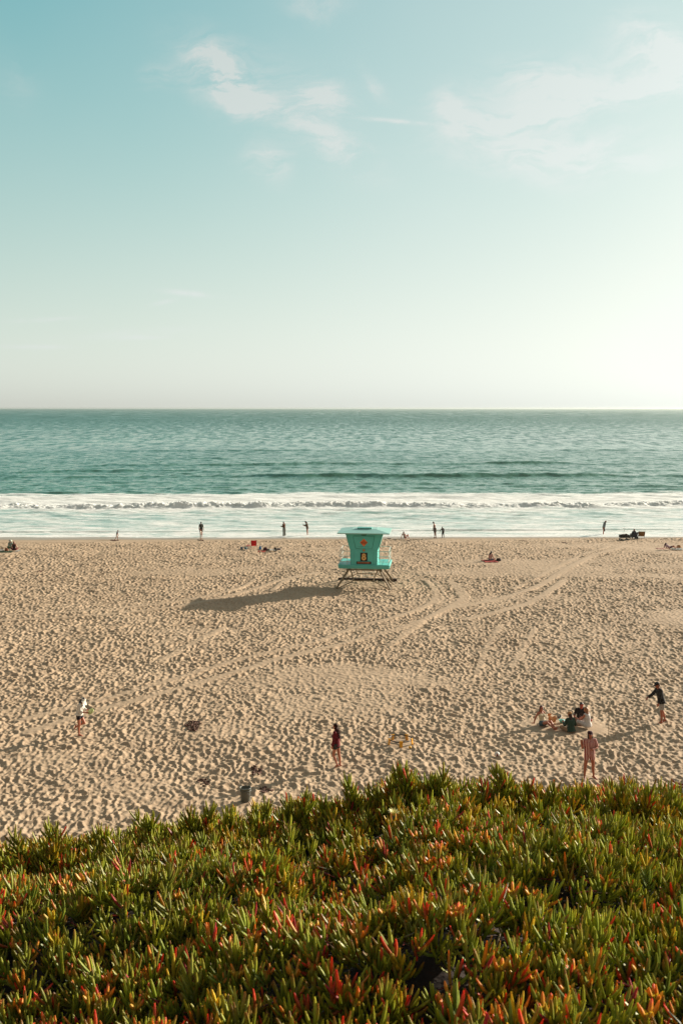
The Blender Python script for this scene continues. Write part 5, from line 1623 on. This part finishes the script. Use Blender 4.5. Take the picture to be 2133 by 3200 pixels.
    f = far('long haired woman in brown jacket and grey trousers by the water', 888, 1676, LF + R(-40), 1.68, dict(tor=(4, 0, 0), head=(25, 0), ua_l=(-.1, .25, -1), fa_l=(.2, 1, .05), ua_r=(.1, .2, -1), fa_r=(-.2, 1, .0), th_l=(-.06, 0, -1), th_r=(.06, 0, -1)), SKIN_M, 'f')
    f.legs('trousers', mat('trousers_grey', (.17, .18, .16), .9), 1.0, .95, loose=.03, flare=.02); f.top('jacket', mat('jacket_brown', (.13, .06, .03), .9), hem=-.0, sleeve=1, fore=.95, loose=.03); f.hair(mat('hair_brown', (.075, .025, .012), .5), 'long', .2); f.settle(-.02)
    f = far('person with brown clothes and bare legs looking down at a phone by the water', 960, 1674, LF + R(-8), 1.72, dict(tor=(10, 0, 0), head=(45, 0), ua_l=(-.1, .25, -1), fa_l=(.15, 1, .35), ua_r=(.1, .25, -1), fa_r=(-.15, 1, .35), th_l=(0, .03, -1), sh_l=(0, -.06, -1), curl=1.2), SKIN_M, 'f')
    f.legs('shorts', mat('shorts_brown', (.10, .05, .03), .9), .35); f.top('jacket', mat('jacket_olive', (.09, .055, .03), .9), hem=-.05, sleeve=1, fore=.9, loose=.025); f.hair(blackhair, 'bob', .04)
    bm = bmesh.new(); b_box(bm, (f.J['wl'] + f.J['wr']) * .5 + Vector((0, .10, .07)), (.075, .012, .15), Euler((R(-35), 0, 0)).to_quaternion(), .004)
    ph = fin('phone', bm, mat('phone_black', (.01, .01, .01), .3)); f.settle(-.02)
    ph.matrix_world = Matrix.Translation(f.root.location) @ Matrix.Rotation(f.root.rotation_euler.z, 4, 'Z'); tag(ph, 'dark phone held up by the bare legged person at the water', 'phone')
    f = far('person reclining on one side on the sand at the waterline, right of the tower', 1265, 1683, R(-35), 1.66, dict(hip=.075, tor=(-38, 0, 0), head=(20, 0), ua_l=(-.35, -.25, -1), fa_l=(-.1, -.1, -1), hd_l=(-.3, -1, 0), ua_r=(.35, -.25, -1), fa_r=(.1, -.1, -1), hd_r=(.3, -1, 0), th_l=(-.2, .8, .6), sh_l=(0, .55, -.9), th_r=(.2, .75, .65), sh_r=(0, .5, -1)), (.46, .14, .08))
    f.legs('shorts', mat('shorts_dark_red', (.10, .02, .02), .9), .4); f.top('tank_top', mat('tank_grey', (.45, .42, .42), .9), sleeve=0, hem=0); f.hair(brown, 'short'); f.settle(-.02)
    f = far('tall shirtless man in dark shorts looking down, standing beside a child right of the tower', 1358, 1681, LF + R(-25), 1.84, dict(tor=(8, 0, 0), head=(40, 0), ua_l=(-.05, .12, -1), fa_l=(.1, .3, -1), ua_r=(.08, .1, -1), fa_r=(0, .3, -1), th_l=(0, .05, -1), th_r=(0, -.06, -1), sh_r=(0, -.12, -1)), (.20, .10, .06))
    f.legs('shorts', mat('trunks_dark', (.06, .035, .025), .9), .75, loose=.025); f.hair(blackhair, 'short'); f.settle(-.02)
    f = far('child in a dark wetsuit stepping along the shore beside the shirtless man', 1383, 1681, SEA + R(30), 1.28, dict(tor=(8, -8, 0), head=(10, 0), ua_l=(-.9, .2, -1), fa_l=(-.2, .2, -1), ua_r=(.4, -.3, -.8), th_l=(-.12, .1, -1), sh_l=(-.1, -.2, -1), th_r=(.0, -.1, -1), sh_r=(-.15, -.4, -1)), SKIN_D)
    f.legs('wetsuit_legs', dark, 1.0, .9, loose=.006); f.top('wetsuit', dark, sleeve=1, fore=.6, loose=.006); f.hair(blackhair, 'short'); f.settle(-.02)
    f = far('person in a grey hooded top with bare legs standing left of the wagon', 1884, 1672, RT + R(15), 1.70, dict(tor=(14, 0, 0), head=(45, 0), ua_l=(-.1, .1, -1), ua_r=(.1, -.25, -1), fa_r=(.0, -.1, -1), th_l=(-.05, .16, -1), sh_l=(0, .02, -1), th_r=(.05, -.14, -1), sh_r=(0, -.1, -1)), (.36, .15, .08), 'f')
    f.legs('shorts', mat('shorts_skin_tan', (.24, .13, .07), .9), .3); f.top('hooded_top', mat('hoodie_grey', (.17, .20, .21), .9), hem=-.01, sleeve=1, fore=.95, loose=.035); f.hair(brown, 'bob', .02); f.settle(-.02)
    bm = bmesh.new(); b_box(bm, (.0, .0, .0), (.20, .10, .28), None, .03)
    hb = fin('shoes_bag', bm, mat('bag_brown_dark', (.08, .05, .03), .9)); rr = f.root
    hb.matrix_world = Matrix.Translation(rr.location) @ Matrix.Rotation(rr.rotation_euler.z, 4, 'Z') @ Matrix.Translation(f.J['wr'] + Vector((0, -.03, -.25))); tag(hb, 'dark bag hanging from the hand of the person in the grey hooded top', 'bag')
    x, y = at(1976, 1684)
    f = far('person in navy with reddish hair sitting in the dark blue camp chair', 1977, 1684, SEA + R(15), 1.68, dict(hip=.235, tor=(-14, 0, 0), head=(6, -30), ua_l=(-.3, .3, -1), fa_l=(0, 1, -.1), ua_r=(.3, .3, -1), fa_r=(0, 1, -.1), th_l=(-.15, 1, .05), sh_l=(0, .1, -1), th_r=(.15, 1, .05), sh_r=(0, .1, -1)), SKIN_M, 'f')
    f.legs('trousers', dark, 1.0, .9); f.top('jacket', mat('jacket_navy', (.045, .05, .06), .9), sleeve=1, fore=.95, loose=.04); f.hair(mat('hair_copper', (.16, .035, .02), .6), 'bob', .04)
    f.root.location.z = sand_z(x, y) - .02
    f = far('woman with dark hair and pink top sitting on the coral towel', 1531, 1752, SEA + R(-30), 1.64, dict(hip=.075, tor=(12, 0, 0), head=(16, -10), ua_l=(-.3, .3, -1), fa_l=(.2, .9, -.4), ua_r=(.3, .3, -1), fa_r=(-.2, .9, -.4), th_l=(-.6, .8, .25), sh_l=(.9, .35, -.3), th_r=(.6, .8, .25), sh_r=(-.9, .35, -.3)), (.50, .22, .14), 'f')
    f.legs('shorts', mat('shorts_blue_grey', (.13, .14, .16), .9), .55); f.top('top_pink', mat('top_pink', (.56, .33, .27), .9), sleeve=.4, loose=.016, hem=-.01); f.hair(blackhair, 'long', .13, (-.6, -.5, -1), .01); f.settle(-.01)
    f = far('woman with long red brown hair and dark clothes sitting on the green blanket', 45, 1722, SEA + R(10), 1.66, dict(hip=.075, tor=(8, 0, 0), head=(10, 20), ua_l=(-.3, .2, -1), fa_l=(.0, .9, -.4), ua_r=(.45, -.25, -1), fa_r=(.1, -.1, -1), th_l=(-.6, .8, .25), sh_l=(.9, .35, -.3), th_r=(.6, .8, .25), sh_r=(-.9, .35, -.3)), SKIN_L, 'f')
    f.legs('leggings', mat('leggings_maroon', (.10, .012, .018), .9), 1.0, .9); f.top('tank_top', mat('tank_dark', (.035, .012, .012), .9), sleeve=0, loose=.016, hem=-.02); f.hair(mat('hair_chestnut', (.20, .06, .02), .5), 'long', .2, (-.1, -.2, -1), .012); f.settle(-.01)
    f = far('person in pale hat and green clothes sitting behind the red brown haired woman', 33, 1712, CAMF + R(30), 1.66, dict(hip=.075, tor=(10, 0, 0), head=(25, 0), ua_l=(-.3, .4, -1), fa_l=(.2, .9, -.2), ua_r=(.3, .4, -1), fa_r=(-.2, .9, -.2), th_l=(-.6, .8, .25), sh_l=(.9, .35, -.3), th_r=(.6, .8, .25), sh_r=(-.9, .35, -.3)), SKIN_L, 'f')
    f.legs('trousers', mat('trousers_green', (.04, .12, .05), .9), 1.0, .9); f.top('top_sage', mat('top_sage', (.18, .24, .20), .9), sleeve=1, fore=.8, loose=.02); f.hair(blackhair, 'bob', .06); f.hat('brim', mat('hat_pale', (.45, .5, .42), .8)); f.settle(-.01)
    f = far('person in dark purple clothes lying propped up on the pale blanket', 2090, 1718, R(-80), 1.66, dict(hip=.08, tor=(-60, 0, 0), head=(40, 0), ua_l=(-.35, -.3, -1), fa_l=(-.1, 1, -.3), ua_r=(.35, -.3, -1), fa_r=(.1, 1, -.3), th_l=(-.1, 1, .10), sh_l=(0, 1, -.12), th_r=(.1, 1, .45), sh_r=(0, .6, -.8)), SKIN_L, 'f')
    f.legs('trousers', mat('trousers_plum', (.10, .04, .06), .9), .6); f.top('top_plum', mat('top_lilac', (.45, .32, .36), .9), sleeve=.6, loose=.02); f.hair(mat('hair_plum', (.06, .02, .03), .6), 'bob', .04); f.settle(0)
    # the person whose arm comes in at the right edge
    f = Figure('person', 'person at the right edge stretching a dark arm out above the plants', spot(2148, 2490), R(62), 1.72,
               dict(hip=.075, tor=(-8, 0, 0), head=(14, 0), ua_l=(-.15, 1.0, -.30), fa_l=(-.05, 1, .28), hd_l=(0, 1, .35), hs_l=(0, 0, 1), ua_r=(.3, .4, -1), fa_r=(-.1, .9, -.3), th_l=(-.7, .6, .2), sh_l=(.9, .5, -.3), th_r=(.6, .85, .22), sh_r=(-.8, .5, -.3), ft_l=(.3, 1, 0), ft_r=(-.3, 1, 0), curl=.6), (.22, .045, .03), sex='m')
    f.legs('shorts', mat('shorts_pale', (.5, .5, .45), .9), .7, loose=.02); f.top('tshirt', mat('tshirt_white', (.60, .60, .56), .9), sleeve=.7, loose=.02); f.hair(blackhair, 'short'); f.settle(-.02)


# ------------------------------------------------------------------ build, large things first
for (u, v, rx, ry) in ((1762, 2262, 1.6, 1.15), (1700, 2275, .9, .8), (1840, 2278, .8, .8), (1535, 1754, 1.1, 1.0), (14, 1725, 1.7, 1.3), (50, 1722, 1.0, .9), (2100, 1718, 2.6, .9),
                       (845, 1721, 1.2, .7), (2148, 2488, .9, .7), (767, 2503, .3, .3), (1250, 2323, .62, .62), (1142, 1800, 0.1, 0.1)):
    px_, py_ = at(u, v); press(px_, py_, rx, ry)
for (u, v) in ((250, 2296), (1046, 2394), (1842, 2428), (2062, 2258)):
    px_, py_ = at(u, v); press(px_, py_, .28, .28, -.01)


def build_haze():
    bm = bmesh.new()
    x0, x1, y0, y1, z0, z1 = -95000, 95000, -200, 15400, -4.0, 15.0
    bmesh.ops.create_cube(bm, size=1, matrix=Matrix.Translation(((x0 + x1) / 2, (y0 + y1) / 2, (z0 + z1) / 2)) @ Matrix.Diagonal((x1 - x0, y1 - y0, z1 - z0, 1)))
    m = bpy.data.materials.new('sea_haze'); m.use_nodes = True
    nt = m.node_tree; nt.nodes.remove(nt.nodes['Principled BSDF'])
    v = nt.nodes.new('ShaderNodeVolumePrincipled')
    v.inputs['Color'].default_value = (.62, .68, .65, 1); v.inputs['Density'].default_value = HAZE; v.inputs['Anisotropy'].default_value = .6
    nt.links.new(v.outputs[0], nt.nodes['Material Output'].inputs['Volume'])
    o = fin('haze', bm, m); tag(o, kind='stuff', label='thin pale sea haze over the water towards the horizon', cat='haze')


HAZE = 0.00008
build_beach()
build_haze()
build_sea()
build_bluff()
build_tower(1.83, 75.7, R(-6))
build_props()
build_dog()
build_people()
build_ice_plant()
